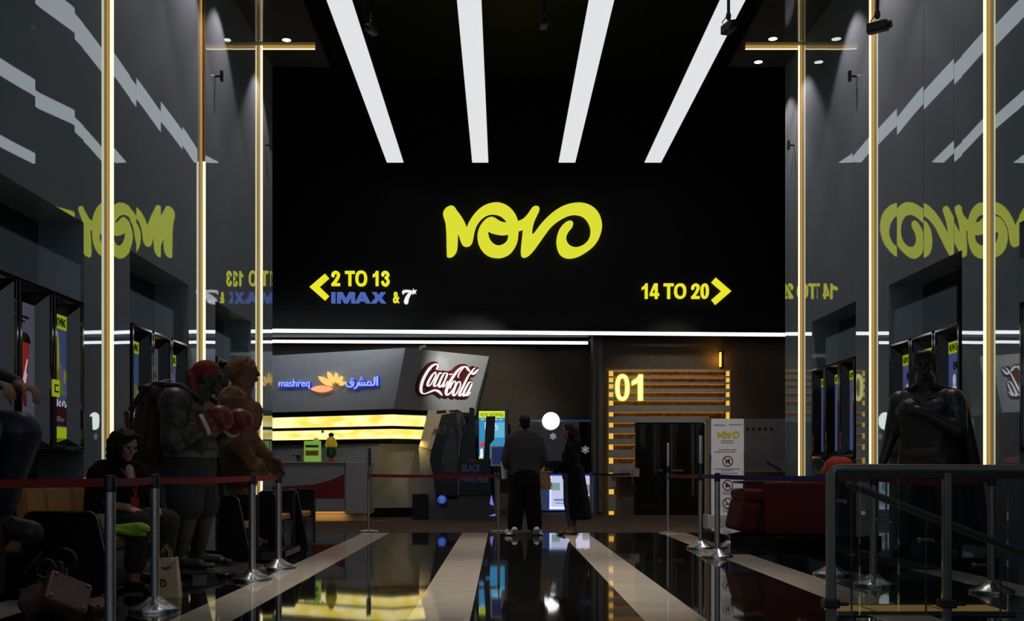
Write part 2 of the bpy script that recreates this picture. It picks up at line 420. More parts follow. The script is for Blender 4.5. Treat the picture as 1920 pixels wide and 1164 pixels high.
# side soffits with downlights
def soffit(side):
    X = XL if side < 0 else XR; xi = -3.17 if side < 0 else 4.19
    bm = BM(); box(bm, (min(X-.6 if side < 0 else X+.6, xi), -2, SOF), (max(X-.6 if side < 0 else X+.6, xi), D, SOF+.35))
    o = struct('ceiling', bm, m_sofgl)
    bm = BM(); box(bm, (xi-.01, -2, SOF+.0), (xi+.01, D, 9.4)); box(bm, (min(X, xi), D-.02, SOF+.3), (max(X, xi), D+.0, 9.4))
    struct('trim_1' if side < 0 else 'trim_2', bm, m_black)
soffit(-1); soffit(1)
# the black screen-wall with the name on it, hall behind
bm = BM(); box(bm, (-9.5, FAC, 4.06), (10.5, FAC+.3, 9.4)); box(bm, (-9.5, FAC-.05, 4.55), (10.5, FAC, 9.4)); struct('wall_back', bm, m_black)
bm = BM(); box(bm, (-9.5, D+.6, -.1), (-9.3, 27, 9.4)); box(bm, (-9.3, D+.5, 0), (-4.87, D+.55, 9.4)); struct('wall_side_left', bm, m_black)
bm = BM(); box(bm, (10.3, D+.6, -.1), (10.5, 27, 9.4)); box(bm, (5.9, D+.5, 0), (10.3, D+.55, 9.4)); struct('wall_side_right', bm, m_black)
bm = BM(); box(bm, (-9.5, FAC+.3, 4.25), (10.5, 27, 4.4)); struct('ceiling', bm, m_black)
bm = BM(); box(bm, (-9.5, 26.6, 0), (2.3, 26.8, 4.25)); struct('wall_hall_back', bm, m_brownwall)
bm = BM(); box(bm, (2.19, 24.0, 0), (10.5, 24.2, 4.25)); box(bm, (2.19, 24.2, 0), (2.3, 26.6, 4.25)); struct('wall_hall_right', bm, m_brownwall)
bm = BM(); box(bm, (2.06, 23.95, 0), (2.30, 24.02, 4.2)); struct('trim_3', bm, m_soffit)
bm = BM(); box(bm, (-9.5, 26.2, 4.135), (2.05, 26.6, 4.25)); struct('trim_4', bm, m_black)

# ------------------------------------------------------------------ ceiling light panels
names = ['leftmost of the four long white ceiling light panels', 'second from the left of the four long white ceiling panels, ending above the first letters of the sign',
         'third from the left of the four long white ceiling panels, ending above the last letters of the sign', 'rightmost of the four long white ceiling light panels']
for i, (u0, u1) in enumerate(((725, 757), (885, 916), (1047, 1079), (1208, 1240))):
    x0 = (u0-U0)*22.5/F; x1 = (u1-U0)*22.5/F
    t = thing('ceiling_light_panel', names[i], 'light panel', ((x0+x1)/2, 10, 7.5), 'long ceiling light panels')
    bm = BM(); box(bm, (x0+.006, -1.99, 7.49), (x1-.006, 22.49, 7.52)); obj('diffuser', bm, m_strip, t)
    bm = BM(); box(bm, (x0-.006, -2, 7.5), (x0+.004, 22.5, 7.64)); box(bm, (x1-.004, -2, 7.5), (x1+.006, 22.5, 7.64)); box(bm, (x0, -2, 7.55), (x1, 22.5, 7.64)); box(bm, (x0, 22.49, 7.5), (x1, 22.5, 7.64))
    obj('housing', bm, m_black, t)
    bm = BM()
    for y in range(1, 23, 4): cyl(bm, ((x0+x1)/2, y, 7.63), ((x0+x1)/2, y, 9.42), .006, n=6)
    obj('suspension_cable', bm, m_black, t)

# ------------------------------------------------------------------ vertical gold light strips on the side walls
SY = [(18.71, 'farthest', 'nearest the sofa end'), (15.10, 'middle', ''), (11.52, 'nearest visible', '')]
for side in (-1, 1):
    X = XL if side < 0 else XR; inn = -side; sn = 'left' if side < 0 else 'right'
    for k, (y, nm, _) in enumerate(SY):
        t = thing('wall_light_strip', f'{nm} of the three vertical gold light strips on the {sn} grey wall', 'light strip', (X, y, 0), 'vertical gold light strips')
        zb = .9 if y < 18 else .3
        zled = 8.45; PR = .028 if side < 0 else .038
        bm = BM(); box(bm, (min(X-inn*.004, X+inn*.055), y+.013, zb), (max(X-inn*.004, X+inn*.055), y+.020, zled)); box(bm, (min(X-inn*.004, X+inn*PR), y-.022, zb), (max(X-inn*.004, X+inn*PR), y-.013, zled)); obj('channel', bm, m_gold, t)
        bm = BM(); box(bm, (min(X, X+inn*.060), y-.013, zb), (max(X, X+inn*.060), y+.013, zled if not (side < 0 and k == 1) else 5.37)); obj('diffuser', bm, m_led, t)
        bm = BM(); box(bm, (min(X, X+inn*(PR-.008)), y-.028, zb), (max(X, X+inn*(PR-.008)), y-.022, zled)); obj('painted_gold_edge', bm, m_goldglow, t)  # gold side of the profile, its LED light painted as emission
    xi = -3.28 if side < 0 else 4.30
    t = thing('ceiling_light_strip', f'horizontal gold light strip crossing the {sn} soffit beside the downlights', 'light strip', ((X+xi)/2, 18.8, SOF), 'gold soffit strips')
    bm = BM(); box(bm, (min(X, xi), 18.80, SOF-.05), (max(X, xi), 18.86, SOF+.005)); obj('channel', bm, m_gold, t)
    bm = BM(); box(bm, (min(X, xi), 18.785, SOF-.045), (max(X, xi), 18.80, SOF-.0)); obj('diffuser', bm, m_goldglow, t)  # gold side of the strip, its LED light painted as emission
    bm = BM(); box(bm, (min(X, xi)+.01, 18.81, SOF-.056), (max(X, xi)-.01, 18.85, SOF-.05)); obj('lens', bm, m_led, t)
m_down = glow('downlight_lens', (1., .95, .9), 2.0)
DL = [(-1, 18.55), (-1, 15.95), (-1, 14.4), (-1, 12.3), (1, 19.55), (1, 18.5), (1, 15.95), (1, 14.4), (1, 12.3)]
dn = {(-1, 18.55): 'single lit round downlight in the left soffit above the gold cross strip', (1, 19.55): 'round downlight at the far end of the right soffit, below the gold cross strip',
      (1, 18.5): 'round downlight in the right soffit just above the gold cross strip'}
for side, y in DL:
    x = XL+.515 if side < 0 else XR-.56
    t = thing('downlight', dn.get((side, y), f"round downlight above the picture, lighting the {'left' if side < 0 else 'right'} wall {'near its far end' if y > 15 else 'at its middle' if y > 13 else 'towards the viewer'}"), 'downlight', (x, y, SOF), 'soffit downlights')
    bm = BM(); lathe(bm, (x, y, SOF-.008), [(.075, 0), (.075, .01)], 24); obj('lens', bm, m_down, t)
    bm = BM(); lathe(bm, (x, y, SOF-.006), [(.077, 0), (.095, 0), (.095, .012), (.077, .012), (.077, 0)], 24); obj('ring', bm, m_black, t)
    light('downlight_beam', 'SPOT', (x, y, SOF-.02), 170, (1., .80, .78), target=(x, y, 0), parent=t, spot_size=math.radians(84), spot_blend=.35, shadow_soft_size=.05)

# small wall brackets
for side, y, w in ((-1, 15.83, 'left wall, nearer one'), (-1, 19.19, 'left wall, farther one'), (1, 15.83, 'right wall, nearer one'), (1, 19.19, 'right wall, farther one')):
    X = XL if side < 0 else XR; i = -side
    t = thing('wall_sensor', f'tiny black sensor sticking out high on the {w}', 'sensor', (X, y, 6.85), 'small wall sensors')
    bm = BM(); cyl(bm, (X-i*.01, y, 6.85), (X+i*.10, y, 6.85), .018, n=10); obj('stem', bm, m_plastic, t)
    bm = BM(); box(bm, (X+i*.10-.02, y-.03, 6.77), (X+i*.10+.02, y+.03, 6.93), .008); obj('head', bm, m_plastic, t)

# hanging cameras
def hangcam(u, v, Y, label, yaw):
    p = P(u, v, Y); t = thing('hanging_camera', label, 'camera', p, 'cameras hanging on poles')
    bm = BM(); cyl(bm, (p.x, p.y, p.z+.12), (p.x, p.y, 9.42), .018, n=10); obj('pole', bm, m_plastic, t)
    bm = BM(); ell(bm, (p.x, p.y, p.z+.13), (.03, .03, .05)); tube(bm, [p+Vector((-.02, 0, .13)), p+Vector((-.07, 0, .06)), p+Vector((-.05, 0, .0)), p+Vector((0, 0, .0))], .006); obj('bracket', bm, m_plastic, t)
    bm = BM(); b2 = BM(); box(b2, (-.05, -.11, -.05), (.05, .1, .05), .015); cyl(b2, (0, -.14, 0), (0, -.1, 0), .04)
    merge(bm, b2, Matrix.Translation(p) @ Matrix.Rotation(yaw, 4, 'Z')); obj('body', bm, m_plastic, t)
    bm = BM(); b2 = BM(); cyl(b2, (0, -.146, 0), (0, -.138, 0), .032); merge(bm, b2, Matrix.Translation(p) @ Matrix.Rotation(yaw, 4, 'Z')); obj('lens', bm, m_gblack, t)
hangcam(697, 56, 15, 'small dark camera on a pole beside the leftmost ceiling light panel', -.4)
hangcam(1020, 45, 15, 'small dark camera hanging between the two middle ceiling light panels', .1)
hangcam(1366, 52, 12, 'black camera on a pole in front of the rightmost ceiling light panel', .3)
hangcam(1645, 51, 11, 'black camera hanging in front of the middle gold strip on the right wall', .9)

for m_ in (m_blackcloth, m_hair): m_.node_tree.nodes['Principled BSDF'].inputs['Specular IOR Level'].default_value = .2
m_wall.node_tree.nodes['Principled BSDF'].inputs['Specular Tint'].default_value = (.86, .96, 1., 1)

# ------------------------------------------------------------------ the lit name and direction signs on the black wall
pf = Plane((0, FAC-.05, 0), (0, -1, 0)); NF = (0, -1, 0)
def on(pl, c=None):
    if c is None: return lambda p: pl.at(p[0], p[1])
    return lambda p: pl.at(*c(p))
NOVO = [(160,690),(157,600),(156,520),(153,430),(145,340),(128,280),(119,245),(130,205),(160,170),(205,152),(237,165),(265,205),(310,265),(345,325),(369,383),(395,325),(440,255),(500,190),(570,145),(650,122),(720,123),(790,150),(850,200),(890,260),(910,318),(960,295),(1000,258),(1035,210),(1065,170),(1100,154),(1130,165),(1136,195),(1115,245),(1085,310),(1068,370),(1060,425),(1062,458),(1090,430),(1150,350),(1220,275),(1290,215),(1370,165),(1450,135),(1540,122),(1620,130),(1690,160),(1745,210),(1780,275),(1796,360),(1785,440),(1755,515),(1700,585),(1630,640),(1550,685),(1470,706),(1410,700),(1365,675),(1335,630),(1318,560),(1320,490),(1340,420),(1375,365),(1420,325),(1460,310),(1485,320),(1492,345),(1480,380),(1450,415),(1428,455),(1418,500),(1430,540),(1460,575),(1510,592),(1560,585),(1610,560),(1655,510),(1677,440),(1670,370),(1640,310),(1600,270),(1550,250),(1490,246),(1430,260),(1370,290),(1310,330),(1250,385),(1190,465),(1130,550),(1075,625),(1020,680),(975,699),(947,686),(940,640),(945,560),(955,470),(962,402),(915,418),(913,470),(900,540),(865,610),(815,665),(750,695),(690,702),(620,690),(560,655),(515,600),(490,540),(482,475),(495,405),(530,340),(580,290),(630,272),(665,282),(700,305),(740,325),(795,333),(775,300),(730,262),(680,243),(620,240),(560,262),(510,305),(470,365),(450,425),(440,480),(425,540),(400,572),(360,582),(325,565),(305,525),(290,480),(274,440),(273,520),(268,600),(255,645),(225,682),(190,696)]
HOLE = [(595,418),(650,443),(740,459),(808,452),(800,510),(770,550),(712,574),(660,560),(620,520),(600,470)]
def novo(bm, f3, n, th):
    return prism2(bm, [smoothloop(NOVO, 4, 40), smoothloop(HOLE, 4, 50)], f3, n, th)
cN = crop(810, 360, 1920/340)
t = thing('name_sign', 'large curly yellow four-letter word glowing high on the black wall', 'sign', pf.at(980, 485))
bm = BM(); novo(bm, on(pf, cN), NF, .10); obj('lettering', bm, m_yellow, t)
bm = BM()
for u, v in ((845, 440), (925, 478), (982, 470), (1065, 478), (1120, 420)): q = pf.at(u, v); box(bm, (q.x-.03, q.y-.02, q.z-.03), (q.x+.03, q.y+.06, q.z+.03))
obj('mounting', bm, m_black, t)

cS = crop(570, 490, 1920/230)
t = thing('direction_sign', 'lit sign at left on the black wall reading 2 TO 13 with a left arrow', 'sign', pf.at(650, 570))
bm = BM(); prism2(bm, [[(92,405),(335,197),(398,268),(247,402),(396,545),(332,617)]], on(pf, cS), NF, .06); obj('arrow', bm, m_yellow2, t)
bm = BM(); [glyph(bm, ch, on(pf, cS), NF, .06, a, b, c, d, 44) for ch, a, b, c, d in (('2', 434, 566, 153, 388), ('T', 645, 797, 155, 388), ('O', 808, 990, 149, 394), ('1', 1080, 1168, 155, 388), ('3', 1213, 1340, 153, 394))]
obj('lettering', bm, m_yellow2, t)
bm = BM(); text(bm, '&', on(pf, cS), NF, .06, 1395, 1498, 480, 657, .02); obj('ampersand', bm, m_yellow2, t)
bm = BM()
f = on(pf, cS)
for lp in ([(432,485),(495,485),(495,660),(432,660)], [(522,485),(608,485),(660,585),(712,485),(800,485),(800,660),(742,660),(742,560),(690,660),(632,660),(580,560),(580,660),(522,660)],
           [(1062,485),(1140,485),(1172,530),(1206,485),(1282,485),(1218,570),(1292,660),(1210,660),(1170,612),(1130,660),(1046,660),(1124,570)]):
    prism2(bm, [lp], f, NF, .06)
prism2(bm, [[(890,485),(956,485),(1046,660),(966,660),(950,628),(880,628),(862,660),(800,660)], [(898,585),(934,585),(918,545)]], f, NF, .06)
obj('blue_lettering', bm, m_blue, t)['label'] = 'broad blue lettering'
bm = BM(); stroke(bm, [(1552,515,14),(1560,480,40),(1610,468,36),(1680,475,30),(1700,480,22)], f, NF, .06); stroke(bm, [(1690,478,20),(1650,520,44),(1615,580,60),(1600,640,66)], f, NF, .059)
st = []
for k in range(10):
    r = 52 if k % 2 == 0 else 22; a = PI/2+k*PI/5+.2
    st.append((1722+r*math.cos(a), 478-r*math.sin(a)))
prism2(bm, [st], f, NF, .061); obj('starred_numeral', bm, m_white, t)['label'] = 'white brush-style 7 with a star'

cR = crop(1180, 500, 1920/220); f = on(pf, cR)
t = thing('direction_sign', 'lit sign at right on the black wall reading 14 TO 20 with a right arrow', 'sign', pf.at(1285, 570))
bm = BM(); prism2(bm, [[(1662,405),(1405,183),(1337,260),(1500,402),(1337,545),(1405,627)]], f, NF, .06); obj('arrow', bm, m_yellow2, t)
bm = BM()
for s, a, b in (('1', 200, 297), ('4', 332, 484), ('T', 558, 722), ('O', 730, 926), ('2', 1010, 1146), ('0', 1162, 1296)): glyph(bm, s, f, NF, .06, a, b, 278, 528, 46)
obj('lettering', bm, m_yellow2, t)

# white linear lights
def bar(name, label, a, b, r, grp):
    t = thing(name, label, 'light', (a+b)/2, grp)
    bm = BM(); hexa(bm, [a+Vector((0, 0, -r)), a+Vector((0, -.05, -r)), a+Vector((0, -.05, r)), a+Vector((0, 0, r))], [b+Vector((0, 0, -r)), b+Vector((0, -.05, -r)), b+Vector((0, -.05, r)), b+Vector((0, 0, r))]); obj('diffuser', bm, m_line, t)
    bm = BM(); hexa(bm, [a+Vector((0, .05, -r)), a+Vector((0, 0, -r)), a+Vector((0, 0, r*2)), a+Vector((0, .05, r*2))], [b+Vector((0, .05, -r)), b+Vector((0, 0, -r)), b+Vector((0, 0, r*2)), b+Vector((0, .05, r*2))]); obj('housing', bm, m_black, t)
bar('linear_light', 'long white light line along the bottom edge of the black wall', P(240, 618, 23.38), P(1640, 629, 23.38), .035, 'white linear lights')
bar('linear_light', 'white light line deeper in the hall, ending above the round lamp', P(300, 639, 26.1), P(1102, 643, 26.1), .033, 'white linear lights')
bar('linear_light', 'short white light line half hidden behind the white fascia at left', P(300, 670, 25.6), P(620, 675, 25.6), .03, 'white linear lights')
p = P(1122, 655, 25.9); t = thing('pull_cord', 'thin pale cord dangling from the end of the deeper light line', 'cord', p)
bm = BM(); tube(bm, [P(1104, 638, 25.9), P(1120, 638, 25.9), P(1123, 643, 25.9), P(1122, 650, 25.9), P(1124, 656, 25.9)], .012); obj('cable', bm, mat('pale_cord', (.5, .5, .35), .6, emis=(.3, .3, .15), es=.15), t)

# ------------------------------------------------------------------ concession stand
C1 = P(760, 652, 22.3); ztop = C1.z
zb = CH+(V0-766)*22.3/F
TL = Vector((-7.5, 24.95, ztop)); TR = Vector((-.275, 23.96, ztop)); C2 = P(738, 766, 22.3); BR = P(888, 774, 23.9); BL = Vector((-7.5, 24.95, zb))
bk = 25.35
t = thing('concession_fascia', 'tilted white fascia box over the snack counter carrying two brand signs', 'fascia', ((-3.5), 24, zb))
bm = BM(); hexa(bm, [BL, C2, BR, Vector((BR.x, bk, zb)), Vector((-7.5, bk, zb))], [TL, C1, TR, Vector((TR.x, bk, ztop)), Vector((-7.5, bk, ztop))]); obj('shell', bm, m_fascia, t)
q = C1+Vector((.3, .15, .02)); bm = BM(); cyl(bm, q, q+Vector((.12, 0, .03)), .03, n=10); box(bm, q-Vector((.02, .02, .05)), q+Vector((.02, .02, 0))); obj('picture_lamp', bm, m_paper, t)
nL = (C2-TL).cross(C1-TL).normalized(); nL = nL if nL.y < 0 else -nL
nR = (C2-C1).cross(TR-C1).normalized(); nR = nR if nR.y < 0 else -nR
pL, pR = Plane(C1, nL), Plane(C1, nR)
# bank sign
m_bsign = glow('lit_pale_blue', (.30, .45, 1.0), 1.0); m_bside = glow('violet_blue_return', (.03, .01, .55), .8)
m_petal = glow('lit_petal', (1., .62, .16), .95); m_petal2 = glow('lit_coral_petal', (1., .42, .20), .95)
cB = crop(510, 680, 1920/220); f = on(pL, cB)
t = thing('bank_sign', 'lit blue lettering in two scripts with orange petals on the white fascia', 'sign', pL.at(620, 740)+nL*.02)
bm = BM(); text(bm, 'mashreq', f, nL, .05, 128, 632, 278, 432, .0); 
o = obj('lettering', bm, m_bsign, t)
bm = BM(); text(bm, 'mashreq', lambda p: f((p[0]+9, p[1]+3))-nL*.0, nL, .03, 126, 640, 274, 438, .02); obj('letter_returns', bm, m_bside, t)
AR = [[(1738,238,24),(1738,368,24)], [(1697,245,24),(1694,330,24),(1680,366,22),(1620,372,20),(1560,370,20),(1490,372,20),(1440,372,20)], [(1640,368,18),(1632,325,20),(1605,312,20),(1580,335,20),(1575,368,18)],
      [(1530,370,16),(1528,322,18)], [(1488,370,16),(1486,325,18)], [(1448,370,16),(1446,322,18)], [(1422,335,16),(1418,370,20),(1395,405,22),(1360,428,14)],
      [(1345,368,18),(1350,325,20),(1322,308,20),(1300,330,20),(1318,352,20),(1345,352,16)], [(1345,350,20),(1340,380,22),(1300,396,22),(1250,388,22),(1232,350,20),(1236,325,12)],
      [(1480,245,22),(1482,247,22)], [(1460,280,20),(1462,281,20)], [(1502,280,20),(1504,281,20)], [(1312,268,20),(1314,269,20)], [(1345,268,20),(1347,269,20)]]
bm = BM()
for s in AR: stroke(bm, s, f, nL, .05)
obj('arabic_lettering', bm, m_bsign, t)
bm = BM()
for s in AR: stroke(bm, [(a+11, b+4, w+8) for a, b, w in s], f, nL, .03)
obj('arabic_returns', bm, m_bside, t)
PET = [((1000,425),(648,435),108,1),((996,386),(775,228),92,0),((1016,345),(928,148),72,0),((1062,334),(1060,163),54,0),((1092,346),(1160,222),54,0),((1116,376),(1206,312),46,0)]
for a, b, w, k in PET:
    a = Vector(a); b = Vector(b); d = b-a; n = Vector((-d.y, d.x)).normalized(); lp = []
    for s in (1, -1):
        for j in range(12):
            x = j/12 if s > 0 else 1-j/12
            lp.append(tuple(a+d*x+n*s*w*.5*(4*x*(1-x))**.8*(1 if x < .5 else 1)))
    bm = BM(); prism2(bm, [lp], f, nL, .05); obj('petal', bm, m_petal2 if k else m_petal, t)
# soft-drink script sign
cC = crop(760, 640, 1522/170); f = on(pR, cC)
CK = [[(490,465,14),(512,410,22),(495,378,26),(450,388,34),(390,432,44),(320,530,48),(260,650,50),(230,770,50),(237,845,42),(272,873,24),(330,863,22),(400,835,30),(460,815,36),(520,832,50),(560,870,34),(585,905,6)],
 [(470,510,12),(430,545,22),(370,640,36),(338,720,36),(352,745,24),(392,720,14),(440,640,14),(478,560,14),(470,510,12),(440,530,8)], [(572,535,20),(545,522,18),(500,600,32),(455,700,36),(450,745,30),(490,740,14),(530,690,10)],
 [(660,530,14),(620,532,20),(560,640,32),(530,730,32),(547,765,22),(600,700,14),(660,590,14),(672,533,14),(615,690,26),(595,758,26),(640,730,12),(680,660,8)], [(712,550,24),(745,545,24)],
 [(868,605,8),(850,592,10),(870,530,12),(920,460,14),(942,430,18),(920,425,24),(850,480,36),(760,600,46),(680,750,52),(650,850,50),(667,893,38),(720,860,22),(780,780,16),(812,690,14),(790,660,14),(740,720,22),(715,785,12)],
 [(945,420,24),(990,428,36),(1028,478,40),(1045,502,6)], [(880,665,12),(830,700,24),(780,820,36),(765,888,34),(790,905,22),(840,840,14),(890,730,14),(880,665,12)],
 [(1185,465,16),(1120,535,44),(1075,530,22),(1110,460,12),(1135,445,12),(1100,470,18),(1020,580,26),(930,760,36),(870,878,38),(882,910,24),(920,870,10)],
 [(1085,680,14),(1040,682,22),(970,800,32),(935,888,34),(952,910,22),(1010,840,14),(1085,700,14),(1020,850,28),(990,903,28),(1030,890,12),(1060,840,8)]]
t = thing('soft_drink_sign', 'white script letters on a dark red board mounted on the fascia corner', 'sign', pR.at(840, 745)+nR*.02)
m_dred = mat('dark_red_board', (.10, .008, .010), .4)
bm = BM()
for i, s in enumerate(CK): stroke(bm, [(a-14, b-4, w) for a, b, w in s], f, nR, .055+.0004*i, extra=26)
box_l = [(300,600),(480,480),(700,500),(900,440),(1180,450),(1060,620),(1040,900),(760,920),(600,780),(330,780)]
prism2(bm, [box_l], f, nR, .05); obj('backing_board', bm, m_dred, t)
bm = BM()
for i, s in enumerate(CK): stroke(bm, [(a, b, w*.74) for a, b, w in s], lambda p: f(p)+nR*.05, nR, .03+.0003*i)
obj('lettering', bm, m_white, t)

# body with two lit yellow bands
def outline(zz, off=0., uR=800, yc=22.42):
    c = P(736, 800, yc); c = Vector((c.x, c.y-off, zz))
    return [Vector((-7.4, 24.95-off, zz)), c, Vector(((uR-U0)*22.95/F, 22.95-off, zz)), Vector(((uR-U0)*22.95/F, 25.2, zz)), Vector((-7.4, 25.2, zz))]
def zz(v): return CH+(V0-v)*22.42/F
t = thing('lit_menu_canopy', 'black canopy with two glowing yellow bands above the snack counter', 'canopy', (-4, 24, zz(831)))
bm = BM(); hexa(bm, outline(zz(831)), outline(zb-.002)); obj('carcass', bm, m_black, t)
for a, b in ((777, 798), (804, 822)):
    bm = BM(); lo = outline(zz(b), .015, 799); hi = outline(zz(a), .015, 799); hexa(bm, lo, hi); obj('light_band', bm, m_bandlit, t)
# lower body
t = thing('snack_stand', 'grey angled rear of the snack stand below the yellow bands', 'snack stand', (-3, 24, 0))
def body(z0, z1, inset=0.):
    a = P(706, 900, 22.6+inset); b = P(800, 900, 23.2+inset)
    ls = lambda z, k: [Vector((-7.3, 25.0, z)), Vector((a.x+k, a.y, z)), Vector((b.x+inset, b.y, z)), Vector((b.x+inset, 25.1, z)), Vector((-7.3, 25.1, z))]
    return ls(z0, -.22), ls(z1, .06)
bm = BM(); lo, hi = body(.2, zz(831)-.001); hexa(bm, lo, hi); obj('shell', bm, m_fascia, t)
bm = BM(); lo, hi = body(0.003, .2, .04); hexa(bm, lo, lambda: 0) if False else hexa(bm, lo, [v+Vector((0, 0, .197)) for v in lo]); obj('plinth', bm, m_black, t)
# front counter with the red wave
t = thing('snack_counter', 'low white snack counter with a dark red wave on its front', 'counter', (-3.6, 21.3, 0))
Yc = 20.95
xr = (645-U0)*Yc/F; xr2 = (694-U0)*(Yc+.1)/F
bm = BM(); box(bm, (-7.2, Yc, .19), (xr, Yc+.7, 1.14), .01); obj('front_panel', bm, m_counter, t)
bm = BM(); box(bm, (-7.2, Yc-.03, 1.14), (xr+.02, Yc+.75, 1.175), .008); obj('worktop', bm, m_fascia, t)
pc = Plane((0, Yc, 0), (0, -1, 0))
bm = BM(); lp = [(480, 917), (511, 912), (550, 911), (590, 908), (620, 900), (645, 889), (645, 934), (480, 934)]; prism2(bm, [lp], on(pc), NF, .006); obj('wave_graphic', bm, mat('wave_red', (.20, .006, .008), .5), t)
bm = BM(); box(bm, (xr, Yc+.08, .15), (xr2, Yc+.8, 1.165), .01); obj('end_panel', bm, m_fascia, t)
bm = BM(); box(bm, (-7.2, Yc+.22, .003), (xr2-.1, Yc+.6, .19)); obj('plinth', bm, m_cream, t)
bm = BM(); box(bm, (-7.2, Yc+.10, .17), (xr2-.12, Yc+.13, .19)); obj('underglow_strip', bm, glow('amber_underglow', (1., .45, .10), .9), t)
light('underglow', 'AREA', (-4, Yc+.12, .165), 3.0, (1., .5, .15), target=(-4, Yc+.14, 0), parent=t, shape='RECTANGLE', size=3.5, size_y=.05)
# things on the counter
zc = 1.176
t = thing('flyer_holder', 'bright green card holder standing on the snack counter', 'leaflet holder', P(585, 866, 21.1)); t.location.z = zc
x0, x1 = (570-U0)*21.1/F, (600-U0)*21.1/F
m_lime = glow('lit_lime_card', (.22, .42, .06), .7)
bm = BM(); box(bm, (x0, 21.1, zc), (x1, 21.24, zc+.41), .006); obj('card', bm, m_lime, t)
bm = BM(); box(bm, (x0+.03, 21.09, zc+.28), (x1-.03, 21.1, zc+.33)); obj('heading', bm, mat('dark_green_print', (.02, .12, .02), .6), t)
bm = BM(); box(bm, (x0+.03, 21.088, zc+.12), (x1-.03, 21.1, zc+.22), .004); obj('printed_picture', bm, mat('orange_print', (.4, .25, .05), .6), t)
bm = BM(); hexa(bm, [Vector((x0+.17, 21.15, zc+.41)), Vector((x1-.02, 21.15, zc+.41)), Vector((x1-.02, 21.2, zc+.41)), Vector((x0+.17, 21.2, zc+.41))], [Vector((x0+.2, 21.15, zc+.47)), Vector((x0+.25, 21.15, zc+.47)), Vector((x0+.25, 21.2, zc+.47)), Vector((x0+.2, 21.2, zc+.47))]); obj('flap', bm, m_lime, t)
t = thing('drinks_jar', 'yellow topped green jar on an orange foot beside the green card holder', 'jar', (P(621, 866, 21.15).x, 21.15, zc)); L0 = t.location
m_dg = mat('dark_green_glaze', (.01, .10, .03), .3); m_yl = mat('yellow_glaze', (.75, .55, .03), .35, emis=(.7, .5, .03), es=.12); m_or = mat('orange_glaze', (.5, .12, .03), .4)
bm = BM(); lathe(bm, L0, [(.07, .09), (.11, .13), (.115, .22), (.09, .30), (.06, .31)], 24); obj('jar_body', bm, m_dg, t, True)
bm = BM(); lathe(bm, L0, [(.10, .285), (.125, .31), (.11, .38), (.08, .46), (.03, .50)], 24); obj('lid', bm, m_yl, t, True)
bm = BM(); ell(bm, L0+Vector((0, 0, .53)), (.055, .055, .045)); obj('knob', bm, m_black, t, True)
bm = BM(); lathe(bm, L0, [(.13, 0), (.15, .012), (.15, .02), (.06, .03), (.05, .09), (.07, .095)], 28); obj('foot_stand', bm, m_or, t, True)
t = thing('small_pot', 'small dark cooking pot left of the green card holder', 'pot', (P(563, 866, 21.2).x, 21.2, zc)); L0 = t.location
bm = BM(); lathe(bm, L0, [(.07, 0), (.08, .02), (.08, .13), (.085, .135)], 20); obj('pot_body', bm, m_dsteel, t, True)
bm = BM(); tube(bm, [L0+Vector((-.08, 0, .12)), L0+Vector((-.16, 0, .14))], .012); obj('handle', bm, m_plastic, t, True)
# small pendant disc in front of the bands
t = thing('menu_spotlight', 'tiny round spotlight dangling before the lower yellow band', 'lamp', P(605, 809, 22.9))
bm = BM(); ell(bm, t.location, (.03, .03, .03)); obj('head', bm, m_dsteel, t, True); bm = BM(); cyl(bm, t.location+Vector((0, 0, .02)), Vector((t.location.x, 23.6, t.location.z+.02)), .004, n=6); obj('wire', bm, m_dsteel, t)

# warm pillar of offset panels right of the bands
t = thing('angled_pillar', 'cream slanted panels stepping down between the yellow bands and the dark display', 'pillar', P(800, 970, 21.95)); t.location.z = 0
def slab(px, Y, d, m, nm):
    pl = Plane((0, Y, 0), (0, -1, 0)); bm = BM(); prism2(bm, [px], on(pl), (0, 1, 0), d); obj(nm, bm, m, t)
slab([(803, 769), (832, 769), (812, 842), (786, 837)], 22.0, .15, m_cream, 'upper_panel')
slab([(826, 769), (860, 769), (846, 841), (800, 842)], 21.9, .12, m_cream, 'front_panel')
slab([(785, 838), (840, 842), (838, 972), (792, 968)], 22.05, .2, m_counter, 'lower_panel')
light('concession_fill', 'SPOT', C1+Vector((1.9, -1.5, .35)), 330, (1., .95, .84), target=pR.at(880, 705), spot_size=1.0, spot_blend=.8, shadow_soft_size=.05)  # added fill spot without fixture, brightens the right fascia face
light('fascia_fill', 'AREA', (-4.2, 22.2, 4.0), 17, (.85, .92, 1.), target=(-4.0, 24.0, 2.6), shape='RECTANGLE', size=4, size_y=.1)  # added area fill without fixture for the left fascia face

light('canopy_fill', 'AREA', P(765, 834, 21.9), 1.9, (1., .68, .16), target=P(775, 920, 22.9), shape='RECTANGLE', size=.6, size_y=.2)  # added warm area fill on the wall below the canopy
light('pillar_fill', 'SPOT', P(850, 640, 19.6), 75, (1., .82, .5), target=P(818, 800, 22.0), spot_size=.5, spot_blend=.6, shadow_soft_size=.05)  # added warm fill spot without fixture, brightens the cream pillar
light('picture_lamp_fill', 'SPOT', pR.at(826, 646)+nR*.35, 8, (.8, .93, 1.), target=pR.at(826, 700)+nR*.05, spot_size=1.2, spot_blend=.8, shadow_soft_size=.04)  # added spot for the picture lamp's highlight, no fixture of its own

